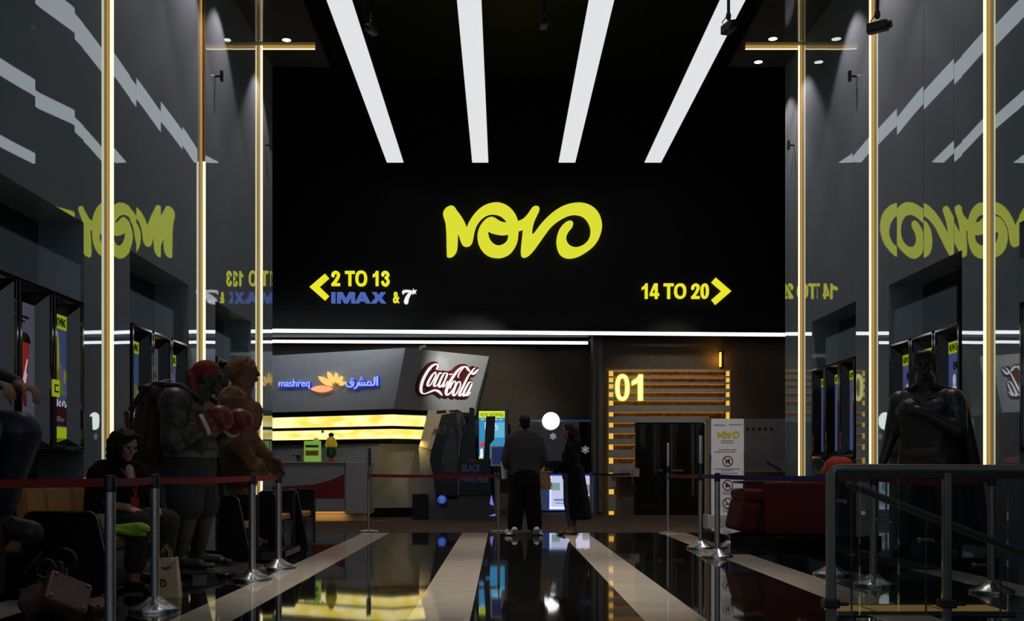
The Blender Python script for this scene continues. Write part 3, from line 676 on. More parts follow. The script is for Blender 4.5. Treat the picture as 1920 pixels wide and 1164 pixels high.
# ------------------------------------------------------------------ screen entrance 01
yp = 23.95; pw = Plane((0, yp, 0), (0, -1, 0)); fw = on(pw)
t = thing('slatted_portal', 'slatted grey and walnut portal glowing amber at its edges round a dark doorway', 'portal', pw.at(1255, 965)); t.location.z = 0
def pbox(bm, u0, v0, u1, v1, ya, yb, bev=0.):
    a = Plane((0, ya, 0), (0, -1, 0)).at(u0, v1); b = Plane((0, ya, 0), (0, -1, 0)).at(u1, v0)
    return box(bm, (a.x, ya, max(.004, a.z)), (b.x, yb, b.z), bev)
bm = BM(); pbox(bm, 1150, 694, 1361, 786, 23.92, 23.99); pbox(bm, 1150, 786, 1191, 880, 23.92, 23.99); obj('wood_backing', bm, m_wood, t)
m_amber = glow('amber_backlight', (1., .60, .10), .80); m_thread = glow('amber_thread', (1., .50, .06), .42)
for (u0, v0, u1, v1) in ((1142, 694, 1151, 965), (1358, 694, 1368, 786), (1322, 786, 1327, 965)):
    bm = BM(); pbox(bm, u0, v0, u1, v1, 23.93, 23.99); obj('amber_light_strip', bm, m_amber, t)
for v_, u1_ in ((695.6, 1358), (708.6, 1358), (720.6, 1358), (735.6, 1358), (751.6, 1358), (773, 1358), (793, 1191), (813, 1191), (834, 1191), (859, 1191)):
    bm = BM(); pbox(bm, 1151, v_-.45, u1_, v_+.35, 23.885, 23.92); obj('amber_thread_light', bm, m_thread, t)
bm = BM(); pbox(bm, 1138, 692, 1372, 694.5, 23.80, 23.92); obj('top_cap', bm, m_slat, t)
sl = [(705, 707.5, 1370), (716.5, 719.5, 1370), (728.5, 734.5, 1370), (744, 750.5, 1370), (760, 772, 1370), (780.5, 792, 1330), (801, 812, 1190), (822.5, 833, 1190), (843, 858, 1190), (869, 886, 1190)]
for v0, v1, u1 in sl:
    bm = BM(); pbox(bm, 1140, v0, u1, v1, 23.80, 23.915, .004); obj('slat', bm, m_slat, t)
for v0, v1 in ((891, 917), (926.5, 958)):
    bm = BM(); pbox(bm, 1140, v0, 1154, v1, 23.82, 23.915, .004); obj('slat', bm, m_slat, t)
t2 = thing('screen_number', 'glowing pale yellow number 01 on the slatted portal', 'number', pw.at(1180, 752))
p01 = Plane((0, 23.80, 0), (0, -1, 0)); f = on(p01)
m_01 = glow('lit_pale_yellow', (1., .96, .42), .95); m_01s = glow('yellow_returns', (.75, .75, .03), .8)
bm = BM(); glyph(bm, '0', f, NF, .07, 1153.5, 1179.5, 702, 751.5, 7.4); glyph(bm, '1', f, NF, .07, 1184.5, 1204.5, 702.5, 751, 8.6); obj('digits', bm, m_01, t2)
bm = BM(); glyph(bm, '0', f, NF, .06, 1152.5, 1180.5, 701, 752.5, 9.4); glyph(bm, '1', f, NF, .06, 1183.5, 1205.7, 701.5, 752, 10.8); obj('digit_returns', bm, m_01s, t2)
bm = BM(); pbox(bm, 1192, 794, 1322, 965, 23.9, 23.985); o = struct('door_1', bm, m_gblack)
for u0, u1 in ((1193, 1245), (1252, 1320)):
    bm = BM(); pbox(bm, u0, 800, u1, 964, 23.87, 23.905, .01); obj('door_leaf', bm, m_glassdark, o)
    bm = BM(); pbox(bm, u0+8 if u0 > 1200 else u1-10, 880, u0+30 if u0 > 1200 else u1-2, 884, 23.83, 23.88, .005); obj('door_handle', bm, m_dsteel, o)
t = thing('notice_plate', 'pale plate with faint outlined letters beside the slatted doorway', 'sign', pw.at(1175, 893))
bm = BM(); pbox(bm, 1149.5, 878, 1199, 893.5, 23.76, 23.80, .004); obj('plate', bm, m_slat, t)
bm = BM(); text(bm, 'EXIT', on(Plane((0, 23.76, 0), (0, -1, 0))), NF, .004, 1166, 1189, 881, 888, 0); pbox(bm, 1165, 889.5, 1190, 890.5, 23.756, 23.76); obj('lettering', bm, mat('grey_print', (.12, .12, .12), .6), t)
t = thing('wall_sconce', 'small wall lamp glowing orange above the slatted portal', 'lamp', P(1352, 672, 23.9))
bm = BM(); pbox(bm, 1353.2, 658, 1357, 690, 23.82, 24.0, .01); obj('backplate', bm, m_black, t)
bm = BM(); pbox(bm, 1350.5, 660, 1353, 687, 23.84, 23.96); obj('lamp_slot', bm, glow('orange_lamp', (1., .62, .08), 1.2), t)
q = P(1346, 673, 23.83); light('sconce_glow', 'POINT', q, 2.6, (1., .45, .03), parent=t, shadow_soft_size=.03)
q = P(1362, 673, 23.83); light('sconce_glow', 'POINT', q, .7, (1., .45, .03), parent=t, shadow_soft_size=.03)
# slim grey uprights at the wall corner left of the portal
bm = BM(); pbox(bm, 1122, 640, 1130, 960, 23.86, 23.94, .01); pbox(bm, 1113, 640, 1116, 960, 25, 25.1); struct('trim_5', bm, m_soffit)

light('portal_fill', 'SPOT', (3.9, 21.6, 4.9), 110, (1., .9, .75), target=(3.7, 24, 2.2), spot_size=1.15, spot_blend=.8, shadow_soft_size=.1)  # added fill spot hanging free, brightens slats and wood
# round lamp, shop glass with snowflakes, lit freezer
t = thing('globe_lamp', 'round white globe lamp glowing above the woman by the ice-blue shop front', 'lamp', P(1033, 789, 25.8))
bm = BM(); ell(bm, t.location, (.212, .10, .212), n=32); obj('globe', bm, glow('white_globe', (1., 1., 1.), 2.0), t, True)
bm = BM(); cyl(bm, t.location+Vector((0, .05, 0)), t.location+Vector((0, .26, 0)), .05); obj('stem', bm, m_dsteel, t)
t = thing('shop_front', 'brown glazed shop front with a blue frame and blue light down its right edge', 'shop front', P(1052, 960, 26.1)); t.location.z = 0
m_bframe = mat('blue_frame', (.03, .07, .16), .5, emis=(.02, .06, .16), es=.35)
bm = BM(); pbox(bm, 985, 786.5, 1118, 790.5, 26.05, 26.15); pbox(bm, 1114.5, 790, 1118, 960, 26.05, 26.15); obj('frame', bm, m_bframe, t)
bm = BM(); pbox(bm, 1114.8, 811, 1117.2, 880, 26.0, 26.05); obj('blue_light', bm, glow('ice_blue_led', (.18, .30, .95), .9), t)
bm = BM(); pbox(bm, 986, 790.5, 1114.5, 886, 26.10, 26.12); obj('glass', bm, m_pane, t)
m_flake = mat('white_sticker', (.45, .42, .42), .7, emis=(.5, .45, .45), es=.30)
for (u, v, r, nm) in ((1037, 818, 6.5, 'white snowflake sticker under the globe lamp'), (1097.5, 843, 8, 'pale snowflake sticker right of the woman')):
    bm = BM(); c = P(u, v, 26.09); rr = r*26.09/F
    for k in range(6):
        a = k*PI/3+PI/6; d = Vector((math.cos(a), 0, math.sin(a))); n = Vector((-d.z, 0, d.x))
        b2 = BM(); box(b2, (0, -.004, -.012), (rr, .004, .012)); box(b2, (rr*.55, -.004, -.05), (rr*.65, .004, .05)); merge(bm, b2, Matrix.Translation(c) @ Matrix.Rotation(-a, 4, 'Y'))
    cyl(bm, c+Vector((0, -.004, 0)), c+Vector((0, .004, 0)), rr*.4, n=6)
    tag(obj('snowflake_sticker', bm, m_flake), nm, 'sticker')
t = thing('freezer_display', 'low lit white display freezer with a blue edge behind the couple', 'freezer', P(1070, 960, 25.6)); t.location.z = 0
yf = 25.55
bm = BM(); pbox(bm, 1012, 886, 1120, 958, yf, 26.0, .01); obj('cabinet', bm, m_soffit, t)
bm = BM(); pbox(bm, 1028, 889.5, 1116, 957, yf-.02, yf+.01); obj('blue_edge', bm, glow('deep_blue_edge', (.03, .08, .55), .9), t)
bm = BM(); pbox(bm, 1030.5, 892, 1106, 954.5, yf-.03, yf-.01); obj('lit_panel', bm, glow('icy_white_panel', (.62, .66, .92), .85), t)
bm = BM(); pbox(bm, 1112, 892, 1115.2, 954.5, yf-.035, yf-.01); pbox(bm, 1031, 950, 1062, 954.6, yf-.035, yf-.01); pbox(bm, 1030.6, 892, 1033.5, 954, yf-.035, yf-.01); obj('tube_light', bm, m_white, t)
bm = BM(); pbox(bm, 1106, 889.5, 1111, 957, yf-.036, yf-.01); obj('mullion', bm, m_black, t)
bm = BM(); pbox(bm, 1092, 908, 1106, 926, yf-.036, yf-.02); text(bm, 'ICE', on(Plane((0, yf-.03, 0), (0, -1, 0))), NF, .003, 1040, 1058, 934, 945) if False else None; obj('grey_picture', bm, mat('grey_print_panel', (.35, .35, .42), .6, emis=(.4, .4, .5), es=.5), t)
bm = BM(); pbox(bm, 1035, 905, 1050, 919, yf-.036, yf-.02); obj('mint_label', bm, mat('mint_label', (.3, .55, .5), .6, emis=(.35, .6, .55), es=.5), t)
bm = BM(); pbox(bm, 1039, 935, 1060, 939, yf-.034, yf-.02); pbox(bm, 1041, 942, 1057, 944, yf-.034, yf-.02); obj('blue_print', bm, mat('blue_print', (.25, .3, .6), .6, emis=(.25, .35, .75), es=.6), t)
pd = Plane((0, yf-.036, 0), NF); q = [(1106, 930), (1106, 949), (1100, 951), (1095, 949), (1094, 942), (1097, 935), (1101, 931)]
bm = BM(); prism2(bm, [q], on(pd), NF, .004); obj('dark_picture', bm, mat('violet_print', (.06, .05, .12), .6, emis=(.2, .18, .4), es=.3, var=.8, vscale=30), t)
bm = BM(); pbox(bm, 1013, 892, 1027, 957, yf-.02, yf+.01); obj('side_graphic', bm, mat('blue_mosaic_print', (.05, .07, .13), .6, var=.9, vscale=12, emis=(.05, .07, .14), es=.5), t)
t = thing('brass_bin', 'small dull brass bin at the foot of the lit freezer', 'bin', P(1133, 961, 25.3)); t.location.z = 0
bm = BM(); lathe(bm, t.location, [(.10, 0.004), (.12, .02), (.12, .18), (.10, .20)], 20); obj('body', bm, m_gold, t, True)
bm = BM(); ell(bm, t.location+Vector((-.06, 0, .22)), (.03, .03, .03)); obj('knob', bm, m_gold, t, True)

# hanging film screen
ys = 25.45; ps = Plane((0, ys, 0), NF); f = on(ps)
t = thing('film_screen', 'tall lit screen headed NOW SHOWING over a blue film picture', 'screen', ps.at(923, 866))
bm = BM(); pbox(bm, 891, 767, 953, 872, ys, ys+.14, .01); pbox(bm, 915, 872, 930, 958, ys+.05, ys+.12); obj('frame', bm, m_gblack, t)
m_limes = glow('lit_lime_header', (.62, .80, .02), .95); m_ink = mat('black_ink', (.004, .004, .004), .7)
m_sky = glow('lit_blue_picture', (.03, .25, .52), .85); m_sky2 = glow('lit_pale_blue_picture', (.12, .45, .70), .85); m_wht = glow('lit_white_print', (.8, .85, .9), .85); m_redp = glow('lit_red_print', (.7, .04, .06), .7)
bm = BM(); pbox(bm, 898, 770.5, 946.5, 783, ys-.006, ys+.002); pbox(bm, 898, 856, 905, 859.5, ys-.008, ys+.0); obj('header', bm, m_limes, t)
bm = BM(); text(bm, 'NOW SHOWING', f, NF, .009, 901, 944, 773.5, 781, .01); obj('header_lettering', bm, m_ink, t)
bm = BM(); pbox(bm, 898, 783, 946.5, 860, ys-.005, ys+.002); obj('picture', bm, m_sky, t)
bm = BM(); pbox(bm, 922, 792, 946, 820, ys-.007, ys); obj('picture_highlight', bm, m_sky2, t)
bm = BM()
for k in range(5): pbox(bm, 902+k*8.6, 785.5, 907+k*8.6, 787, ys-.009, ys)
stroke(bm, [(931, 797, 1.6), (933, 803, 1.6), (929, 806, 1.2), (925, 804, 1)], f, NF, .01); stroke(bm, [(928, 793, 1.6), (929, 800, 1.4)], f, NF, .01); stroke(bm, [(910, 792, 1.6), (910, 804, 1.6)], f, NF, .01)
stroke(bm, [(903, 843, 5), (903, 855, 6)], f, NF, .01); obj('picture_lettering', bm, m_wht, t)
bm = BM(); stroke(bm, [(900, 836, 4), (906, 832, 6), (908, 836, 3)], f, NF, .012); obj('red_figure', bm, m_redp, t)

# ------------------------------------------------------------------ dark film display
yk = 21.35; pk = Plane((0, yk, 0), NF); cK = crop(780, 750, 911/180); f = on(pk, cK)
m_kdark = mat('dark_gloss_board', (.005, .0055, .007), .3, var=.3, vscale=3); m_kgrey = mat('grey_board_print', (.075, .075, .078), .35, var=.5, vscale=2.5); m_kblue = mat('purple_print', (.045, .045, .13), .5, var=.5, vscale=14, emis=(.10, .10, .30), es=.16)
t = thing('film_display', 'dark faceted cardboard film display with dim purple lettering', 'display', P(855, 974, yk)); t.location.z = 0
def kp(lp, d, m, nm, y0=0., back=True):
    bm = BM(); prism2(bm, [lp], lambda p: f(p)+Vector((0, y0, 0)), (0, 1, 0), d); return obj(nm, bm, m, t)
kp([(245,140),(385,112),(440,120),(462,200),(430,300),(410,420),(398,560),(392,905),(186,905),(160,700),(128,560),(150,460)], .30, m_kdark, 'faceted_arch')
kp([(335,260),(385,330),(390,560),(385,690),(270,680),(240,560),(275,420)], .03, m_kgrey, 'grey_facet', -.032)
kp([(385,118),(440,122),(460,200),(428,300),(405,430),(398,300)], .03, m_kgrey, 'side_facet', -.03)
kp([(200,100),(285,95),(290,122),(192,132)], .05, m_kdark, 'top_notch', -.02); kp([(312,95),(400,92),(440,112),(320,118)], .05, m_kdark, 'top_notch', -.02)
bm = BM(); 
for a in range(4):
    q = [(235+30*math.cos(x)+a*6, 285+38*math.sin(x)) for x in [i*PI/5 for i in range(11)]]
    stroke(bm, [(x, y, 3) for x, y in q], lambda p: f(p)+Vector((0, -.002, 0)), NF, .004)
obj('ring_motif', bm, m_kgrey, t)
kp([(505,72),(530,64),(555,80),(550,190),(560,300),(555,560),(420,580),(418,470),(440,250),(500,200)], .05, m_kdark, 'cutout_blade', .12)
kp([(665,150),(752,150),(742,370),(700,420),(700,575),(640,575),(650,400)], .05, m_kdark, 'cutout_slab', .16)
kp([(425,560),(660,560),(660,605),(425,605)], .06, m_kdark, 'ledge', .05)
kp([(498,560),(565,560),(565,592),(498,592)], .02, m_kgrey, 'small_plate', .03)
bm = BM(); text(bm, 'BLACK', f, NF, .03, 440, 612, 612, 678, .01); text(bm, 'PANTHER', f, NF, .03, 430, 690, 718, 782, .01)
for v in bm.verts: v.co.y += .07
obj('lettering', bm, m_kblue, t)
kp([(415,600),(700,600),(712,905),(405,905)], .05, m_kdark, 'letter_board', .075)
bm = BM(); lo = [(130, 1135), (770, 1110)]; 
hexa(bm, [f((120, 1138)), f((775, 1112)), f((775, 1112))+Vector((0, .6, 0)), f((120, 1138))+Vector((0, .6, 0))], [f((190, 900))+Vector((0, .1, 0)), f((715, 900))+Vector((0, .1, 0)), f((715, 900))+Vector((0, .5, 0)), f((190, 900))+Vector((0, .5, 0))])
zmin = min(v.co.z for v in bm.verts)
for v in bm.verts:
    if v.co.z < .25: v.co.z = .004; v.co.y -= .12
obj('base', bm, m_kdark, t)
bm = BM(); c = f((247, 942)); cyl(bm, c+Vector((0, -.10, 0)), c+Vector((0, .02, 0)), .085, n=28); obj('round_badge', bm, glow('blue_badge', (.04, .13, .55), .55), t)
bm = BM()
for k in range(4): box(bm, (c.x-.05+.01*k, c.y-.104, c.z+.045-k*.03), (c.x+.05-.004*k, c.y-.098, c.z+.055-k*.03))
obj('badge_print', bm, glow('pale_blue_print', (.3, .4, .8), .5), t)
bm = BM()
q = lambda p, y: f(p)+Vector((0, y, 0))
hexa(bm, [q((712, 905), -.02), q((720, 905), -.02), q((738, 1000), -.12), q((700, 985), -.12)], [q((712, 905), -.03), q((720, 905), -.03), q((738, 1000), -.13), q((700, 985), -.13)])
hexa(bm, [q((690, 1095), -.2), q((755, 1095), -.2), q((752, 1072), -.18), q((735, 1080), -.18)], [q((690, 1095), -.21), q((755, 1095), -.21), q((752, 1072), -.19), q((735, 1080), -.19)])
obj('violet_light', bm, glow('violet_light', (.30, .25, .9), .6), t)
bm = BM(); a = P(773, 926, 21.7); b = P(801, 972, 21.7); box(bm, (a.x, 21.7, .004), (b.x, 22.0, a.z), .01); tag(obj('speaker_box', bm, mat('dark_blue_box', (.006, .008, .014), .5)), 'low dark box left of the faceted film display', 'box')

# ------------------------------------------------------------------ rope barriers
def stanchion(x, y, label, r=.032, br=.18, h=.97, head=True, sign=None, flat=False, group='belt barrier posts'):
    t = thing('belt_barrier_post', label, 'barrier post', (x, y, 0), group); o = Vector((x, y, .004 if y > 17.15 else 0))
    bm = BM()
    if flat: lathe(bm, o, [(br, 0), (br, .008), (br*.9, .016), (.05, .022), (.03, .03)], 40)
    else: lathe(bm, o, [(br, 0), (br, .018), (br*.985, .024), (br*.55, .058), (.06, .085), (.045, .10), (.036, .105)], 48)
    obj('base', bm, m_chrome, t, True)
    bm = BM(); cyl(bm, o+Vector((0, 0, .02)), o+Vector((0, 0, h-.09)), r, n=28); obj('pole', bm, m_post, t, True)
    bm = BM(); lathe(bm, o, [(r*.9, h-.10), (r*1.08, h-.095), (r*1.08, h-.012), (r*.9, h), (r*.5, h+.004)], 28); obj('belt_head', bm, m_dsteel if flat else m_plastic, t, True)
    if sign:
        w, hh, yaw, m = sign
        bm = BM(); cyl(bm, o+Vector((0, 0, h)), o+Vector((0, 0, h+.12)), r*.45); obj('sign_stem', bm, m_dsteel, t)
        M = Matrix.Translation(o+Vector((0, 0, h+.12))) @ Matrix.Rotation(yaw, 4, 'Z')
        b2 = BM(); box(b2, (-w/2, -.015, 0), (w/2, .015, hh), .006); bm = BM(); merge(bm, b2, M); s = obj('sign_frame', bm, m_chrome, t)
        b2 = BM(); box(b2, (-w/2+.02, -.018, .02), (w/2-.02, -.0145, hh-.02)); bm = BM(); merge(bm, b2, M); obj('sign_sheet', bm, m, s)
    return t
m_bsheet = mat('blue_sheet', (.03, .05, .16), .5, var=.25, emis=(.02, .045, .17), es=.35); m_dsheet = mat('dark_sheet', (.02, .02, .022), .3)
stanchion(-2.31, 6.3, 'steel barrier post nearest the camera at left, in front of the seated woman')
stanchion(-2.475, 7.62, 'steel barrier post beside the seated woman and the paper bag with the spiral')
stanchion(-2.27, 9.72, 'steel barrier post in front of the clay statue')
stanchion(-2.27, 10.87, 'farthest steel barrier post of the left red rope, before the black chair ends')
stanchion(-2.17, 17.45, 'thin barrier post with an edge-on sign, standing before the snack counter', .022, .16, .95, True, (.21, .30, PI/2-.12, m_dsheet), True)
stanchion(-.045, 17.45, 'thin barrier post with a blue sheet in a frame, beside the man in black', .022, .16, .95, True, (.26, .33, 0, m_bsheet), True)
stanchion(-.13, 23.9, 'thin barrier post far back, between the film display and the man', .025, .15, .95, False, None, True)
stanchion(1.98, 23.55, 'thin barrier post in front of the lit white freezer', .03, .15, .95, False, None, True)
stanchion(2.67, 17.1, 'thin barrier post with an edge-on sign in front of the dark doorway', .022, .15, .95, True, (.21, .37, PI/2-.1, m_dsheet), True)
stanchion(2.56, 13.7, 'barrier post with an edge-on sign, left of the white rules stand', .03, .18, .97, True, (.21, .36, PI/2-.25, m_dsheet))
stanchion(2.49, 12.3, 'steel barrier post overlapping the left edge of the white rules stand')
stanchion(3.16, 10.2, 'steel barrier post seen just inside the left end of the glass railing')
stanchion(3.24, 9.28, 'steel barrier post behind the glass railing below the middle gold strip')
stanchion(4.02, 8.75, 'steel barrier post behind the glass railing below the nearest right gold strip')
def belt(a, b, z0, z1, sag, m, label, w=.05):
    a = Vector((a[0], a[1], z0)); b = Vector((b[0], b[1], z1)); d = (b-a).normalized(); a = a+d*.03; b = b-d*.03; n = 16
    s = Vector((-d.y, d.x, 0)).normalized()*.0012; bm = BM(); R = []
    for i in range(n+1):
        p = a.lerp(b, i/n)+Vector((0, 0, -sag*4*(i/n)*(1-i/n)))
        R.append([bm.verts.new(p+q) for q in (s+Vector((0, 0, w/2)), -s+Vector((0, 0, w/2)), -s-Vector((0, 0, w/2)), s-Vector((0, 0, w/2)))])
    for i in range(n):
        for k in range(4): bm.faces.new((R[i][k], R[i][(k+1) % 4], R[i+1][(k+1) % 4], R[i+1][k]))
    bm.faces.new(R[0][::-1]); bm.faces.new(R[-1]); return tag(obj('barrier_belt', bm, m), label, 'belt', 'barrier belts')
zb_ = .93
belt((-4.6, 5.3), (-2.31, 6.3), .93, .93, .01, m_redbelt, 'red belt running out of the left edge of the picture to the nearest post')
belt((-2.31, 6.3), (-2.475, 7.62), .93, .93, .005, m_redbelt, 'red belt across the seated woman between the two nearest posts')
belt((-2.475, 7.62), (-2.27, 9.72), .93, .93, .01, m_redbelt, 'red belt in front of the boxer statue')
belt((-2.27, 9.72), (-2.27, 10.87), .93, .93, .005, m_redbelt, 'short red belt between the two far posts of the left rope')
belt((-2.17, 17.45), (-.045, 17.45), .92, .92, .015, m_redbelt, 'thin red belt stretched in front of the dark film display')
belt((2.67, 17.1), (2.56, 13.7), .92, .93, .01, m_redbelt, 'red belt in front of the dark doorway')
belt((2.56, 13.7), (2.49, 12.3), .93, .93, .005, m_bluebelt, 'short navy belt across the left edge of the white rules stand')
belt((2.49, 12.3), (3.16, 10.2), .93, .93, .012, m_bluebelt, 'long navy belt above the red sofa')
belt((3.16, 10.2), (3.24, 9.28), .93, .93, .01, m_redbelt, 'red belt behind the first panes of the glass railing')
belt((3.24, 9.28), (4.02, 8.75), .93, .93, .03, m_redbelt, 'red belt sagging behind the right half of the glass railing')
belt((1.98, 23.55), (2.9, 23.72), .92, .92, .01, m_plastic, 'dark belt beside the lit freezer')

# ------------------------------------------------------------------ poster boxes in the wall alcoves
m_frame = mat('black_mirror_frame', (.008, .008, .009), .07, ior=1.7)
m_pblue = glow('dim_blue_screen', (.045, .075, .19), .55); m_pgrn = glow('dim_green_print', (.10, .18, .03), .5); m_plime = glow('dim_lime_header', (.30, .40, .012), .7)
m_plav = glow('dim_lavender_screen', (.10, .105, .16), .45); m_pcup = mat('red_cup_print', (.25, .02, .015), .5, emis=(.30, .025, .018), es=.40); m_pvio = glow('dim_violet_print', (.10, .03, .30), .6)
m_pyel = mat('yellow_print', (.3, .25, .03), .5, emis=(.40, .33, .04), es=.40); m_pdark = mat('maroon_print', (.02, .004, .006), .5, emis=(.05, .01, .015), es=.3); m_pred = mat('red_figure_print', (.3, .03, .02), .5, emis=(.42, .05, .03), es=.45); m_pwht = glow('dim_white_print', (.55, .55, .6), .6)
m_pviolet = glow('dim_periwinkle_screen', (.080, .095, .26), .5); m_orange = glow('orange_dash', (.75, .40, .05), .8)
def poster(side, y, kind, label):
    X = XL if side < 0 else XR; i = -side; w, z0, z1 = .70, 1.20, 2.70
    t = thing('poster_light_box', label, 'poster box', (X, y, z0), 'film poster light boxes')
    xo = X-i*.42; xf = X+i*.02; b = .075
    bm = BM()
    def bx_(ya, yb, za, zb_): box(bm, (min(xo, xf), ya, za), (max(xo, xf), yb, zb_), .006)
    bx_(y-w/2, y-w/2+b*.5, z0, z1); bx_(y+w/2-b*.5, y+w/2, z0, z1); bx_(y-w/2, y+w/2, z0, z0+b*.5); bx_(y-w/2, y+w/2, z1-b*.5, z1)
    obj('outer_frame', bm, m_frame, t)
    # bevelled inner lip down to the screen
    xs = X-i*.12
    bm = BM(); o4 = [(y-w/2+.03, z0+.03), (y+w/2-.03, z0+.03), (y+w/2-.03, z1-.03), (y-w/2+.03, z1-.03)]; i4 = [(y-w/2+.10, z0+.12), (y+w/2-.10, z0+.12), (y+w/2-.10, z1-.16), (y-w/2+.10, z1-.16)]
    for k in range(4):
        a, c = o4[k], o4[(k+1) % 4]; d, e = i4[(k+1) % 4], i4[k]
        bm.faces.new([bm.verts.new(p) for p in ((xf-i*.01, *a), (xf-i*.01, *c), (xs, *d), (xs, *e))])
    obj('inner_lip', bm, m_frame, t)
    ya, yb, za, zb2 = y-w/2+.10, y+w/2-.10, z0+.12, z1-.16
    base = {'concert': m_pblue, 'cup': m_plav, 'blue': m_pviolet}[kind]
    bm = BM(); box(bm, (min(xs-i*.02, xs), ya, za), (max(xs-i*.02, xs), yb, zb2)); sc = obj('screen', bm, base, t)
    H = zb2-za; Wd = yb-ya
    # picture pieces in screen coordinates: a across (as read), b up, both 0..1
    s = 1 if side > 0 else -1   # reading direction
    nrm = Vector((i, 0, 0))
    def fs(p):
        yy = (ya+Wd*p[0]) if side < 0 else (yb-Wd*p[0]); return Vector((xs, yy, za+H*p[1]))
    def piece(nm, m, lps, th=.003):
        bm = BM()
        for lp in lps: prism2(bm, [lp], fs, nrm, th)
        return obj(nm, bm, m, sc)
    R = lambda a0, b0, a1, b1: [(a0, b0), (a1, b0), (a1, b1), (a0, b1)]
    def E(a, b, ra, rb, n=18): return [(a+ra*math.cos(2*PI*k/n), b+rb*math.sin(2*PI*k/n)) for k in range(n)]
    if kind in ('concert', 'blue'):
        piece('header', m_plime, [R(0, .885, 1, 1)])
        bm = BM(); text(bm, 'NOW SHOWING', lambda p: fs(p), nrm, .006, .06, .94, .975, .905, .01); obj('header_lettering', bm, m_ink, sc)
    if kind == 'concert':
        piece('green_scenery', m_pgrn, [[(0, .5), (.25, .62), (.35, .5), (.7, .6), (1, .55), (1, .35), (0, .35)]])
        piece('yellow_jacket', m_pyel, [[(.35, .68), (.38, .82), (.46, .87), (.58, .86), (.64, .76), (.66, .58), (.5, .5), (.36, .58)], E(.2, .35, .06, .05), E(.9, .5, .05, .06)])
        [piece('purple_figure', m_pvio, [q_]) for q_ in (E(.12, .52, .10, .07), E(.26, .58, .08, .06), E(.8, .54, .1, .07), E(.9, .42, .09, .06), E(.15, .41, .12, .06))]
        piece('red_figure', m_pred, [[(.38, .5), (.52, .56), (.62, .48), (.62, .3), (.5, .24), (.42, .3)]])
        piece('credits_band', m_pdark, [R(0, .10, 1, .26)])
        piece('booking_strip', m_plime, [R(0, 0, 1, .09)])
        piece('credit_lines', m_pwht, [R(.1, .155, .9, .158), R(.15, .14, .85, .143), R(.3, .17, .7, .173)])
        bm = BM()
        for k_, st_ in enumerate(([(.30,.36,.03),(.16,.33,.05),(.10,.27,.055),(.18,.235,.05),(.30,.28,.045),(.34,.34,.04),(.26,.36,.03),(.20,.27,.03),(.36,.225,.05)], [(.42,.31,.04),(.43,.265,.04),(.52,.26,.03),(.54,.31,.04),(.56,.26,.03)], [(.60,.28,.03),(.68,.30,.03),(.62,.27,.035),(.70,.26,.025)], [(.75,.29,.03),(.80,.265,.03),(.82,.30,.03),(.90,.29,.035),(.92,.255,.03),(.99,.28,.02)])):
            stroke(bm, st_, fs, nrm, .006+.0002*k_) if False else _str(bm, st_, fs, nrm, .006+.0002*k_)
        obj('script_title', bm, m_pwht, sc)
    elif kind == 'cup':
        piece('cup', m_pcup, [[(.22, .70), (.78, .70), (.66, .22), (.34, .22)]], .004); piece('cup_lid', m_kdark, [[(.18, .70), (.82, .70), (.78, .745), (.66, .775), (.34, .775), (.22, .745)]], .004)
        piece('cup_script', m_pwht, [[(.30, .40), (.42, .54), (.46, .53), (.38, .42)], [(.44, .36), (.66, .58), (.70, .57), (.52, .36)], [(.56, .40), (.64, .48), (.67, .46), (.60, .38)]], .006)
        piece('round_logo', m_pcup, [E(.80, .12, .12, .055)]); piece('heading', m_kdark, [R(.2, .88, .75, .90), R(.2, .85, .6, .865)])
    else:
        piece('skyline', m_kdark, [[(.55, .1), (.55, .52), (.6, .58), (.64, .68), (.68, .58), (.74, .5), (.74, .1)]]); 
        bm = BM(); text(bm, 'BUS', lambda p: fs(p), nrm, .004, .28, .78, .80, .72, .02); obj('title', bm, m_kdark, sc)
        piece('figure', m_pred if y > 16 else m_pwht, [E(.32, .62, .08, .06), [(.2, .56), (.44, .56), (.4, .46), (.24, .46)]])
        if y > 15.5: piece('orange_dash', m_orange, [R(.55, .02, .95, .12), R(.55, .15, .95, .25)], .006)
    return t
def _str(bm, st, fs, nrm, th): # fine script: widths are fractions of the screen width
    s = smoothloop(st, 5, closed=False); A = []; B = []
    for j, p in enumerate(s):
        d = Vector(s[min(j+1, len(s)-1)][:2])-Vector(s[max(j-1, 0)][:2]); d = Vector((d.x*.5, d.y*1.22)); d.normalize() if d.length > 0 else None
        n = Vector((-d.y, d.x)); w = p[2]/2
        A.append(fs((p[0]+n.x*w, p[1]+n.y*w*.41))+nrm*th); B.append(fs((p[0]-n.x*w, p[1]-n.y*w*.41))+nrm*th)
    a = [bm.verts.new(p) for p in A]; b = [bm.verts.new(p) for p in B]
    for j in range(len(s)-1): bm.faces.new((a[j], a[j+1], b[j+1], b[j]))
nth = ['nearest', 'middle', 'farthest']
bay = {1: 'first left bay', 2: 'bay behind the boxer statue', 3: 'third left bay'}
kinds = {1: ['concert', 'cup', 'concert'], 2: ['concert', 'cup', 'blue'], 3: ['blue', 'concert', 'cup']}
for b in (1, 2, 3):
    y0, y1 = ALC[b]
    for k in range(3):
        ds = {'concert': 'yellow-green NOW SHOWING concert poster', 'cup': 'pale poster of a red paper cup', 'blue': 'blue NOW SHOWING poster'}[kinds[b][k]]
        poster(-1, y0+.40+k*.733, kinds[b][k], f'{ds}, {nth[k]} in the {bay[b]}')
bay = {1: 'nearest right bay at the frame edge', 2: 'right bay behind the cloaked statue', 3: 'far right bay above the red seat'}
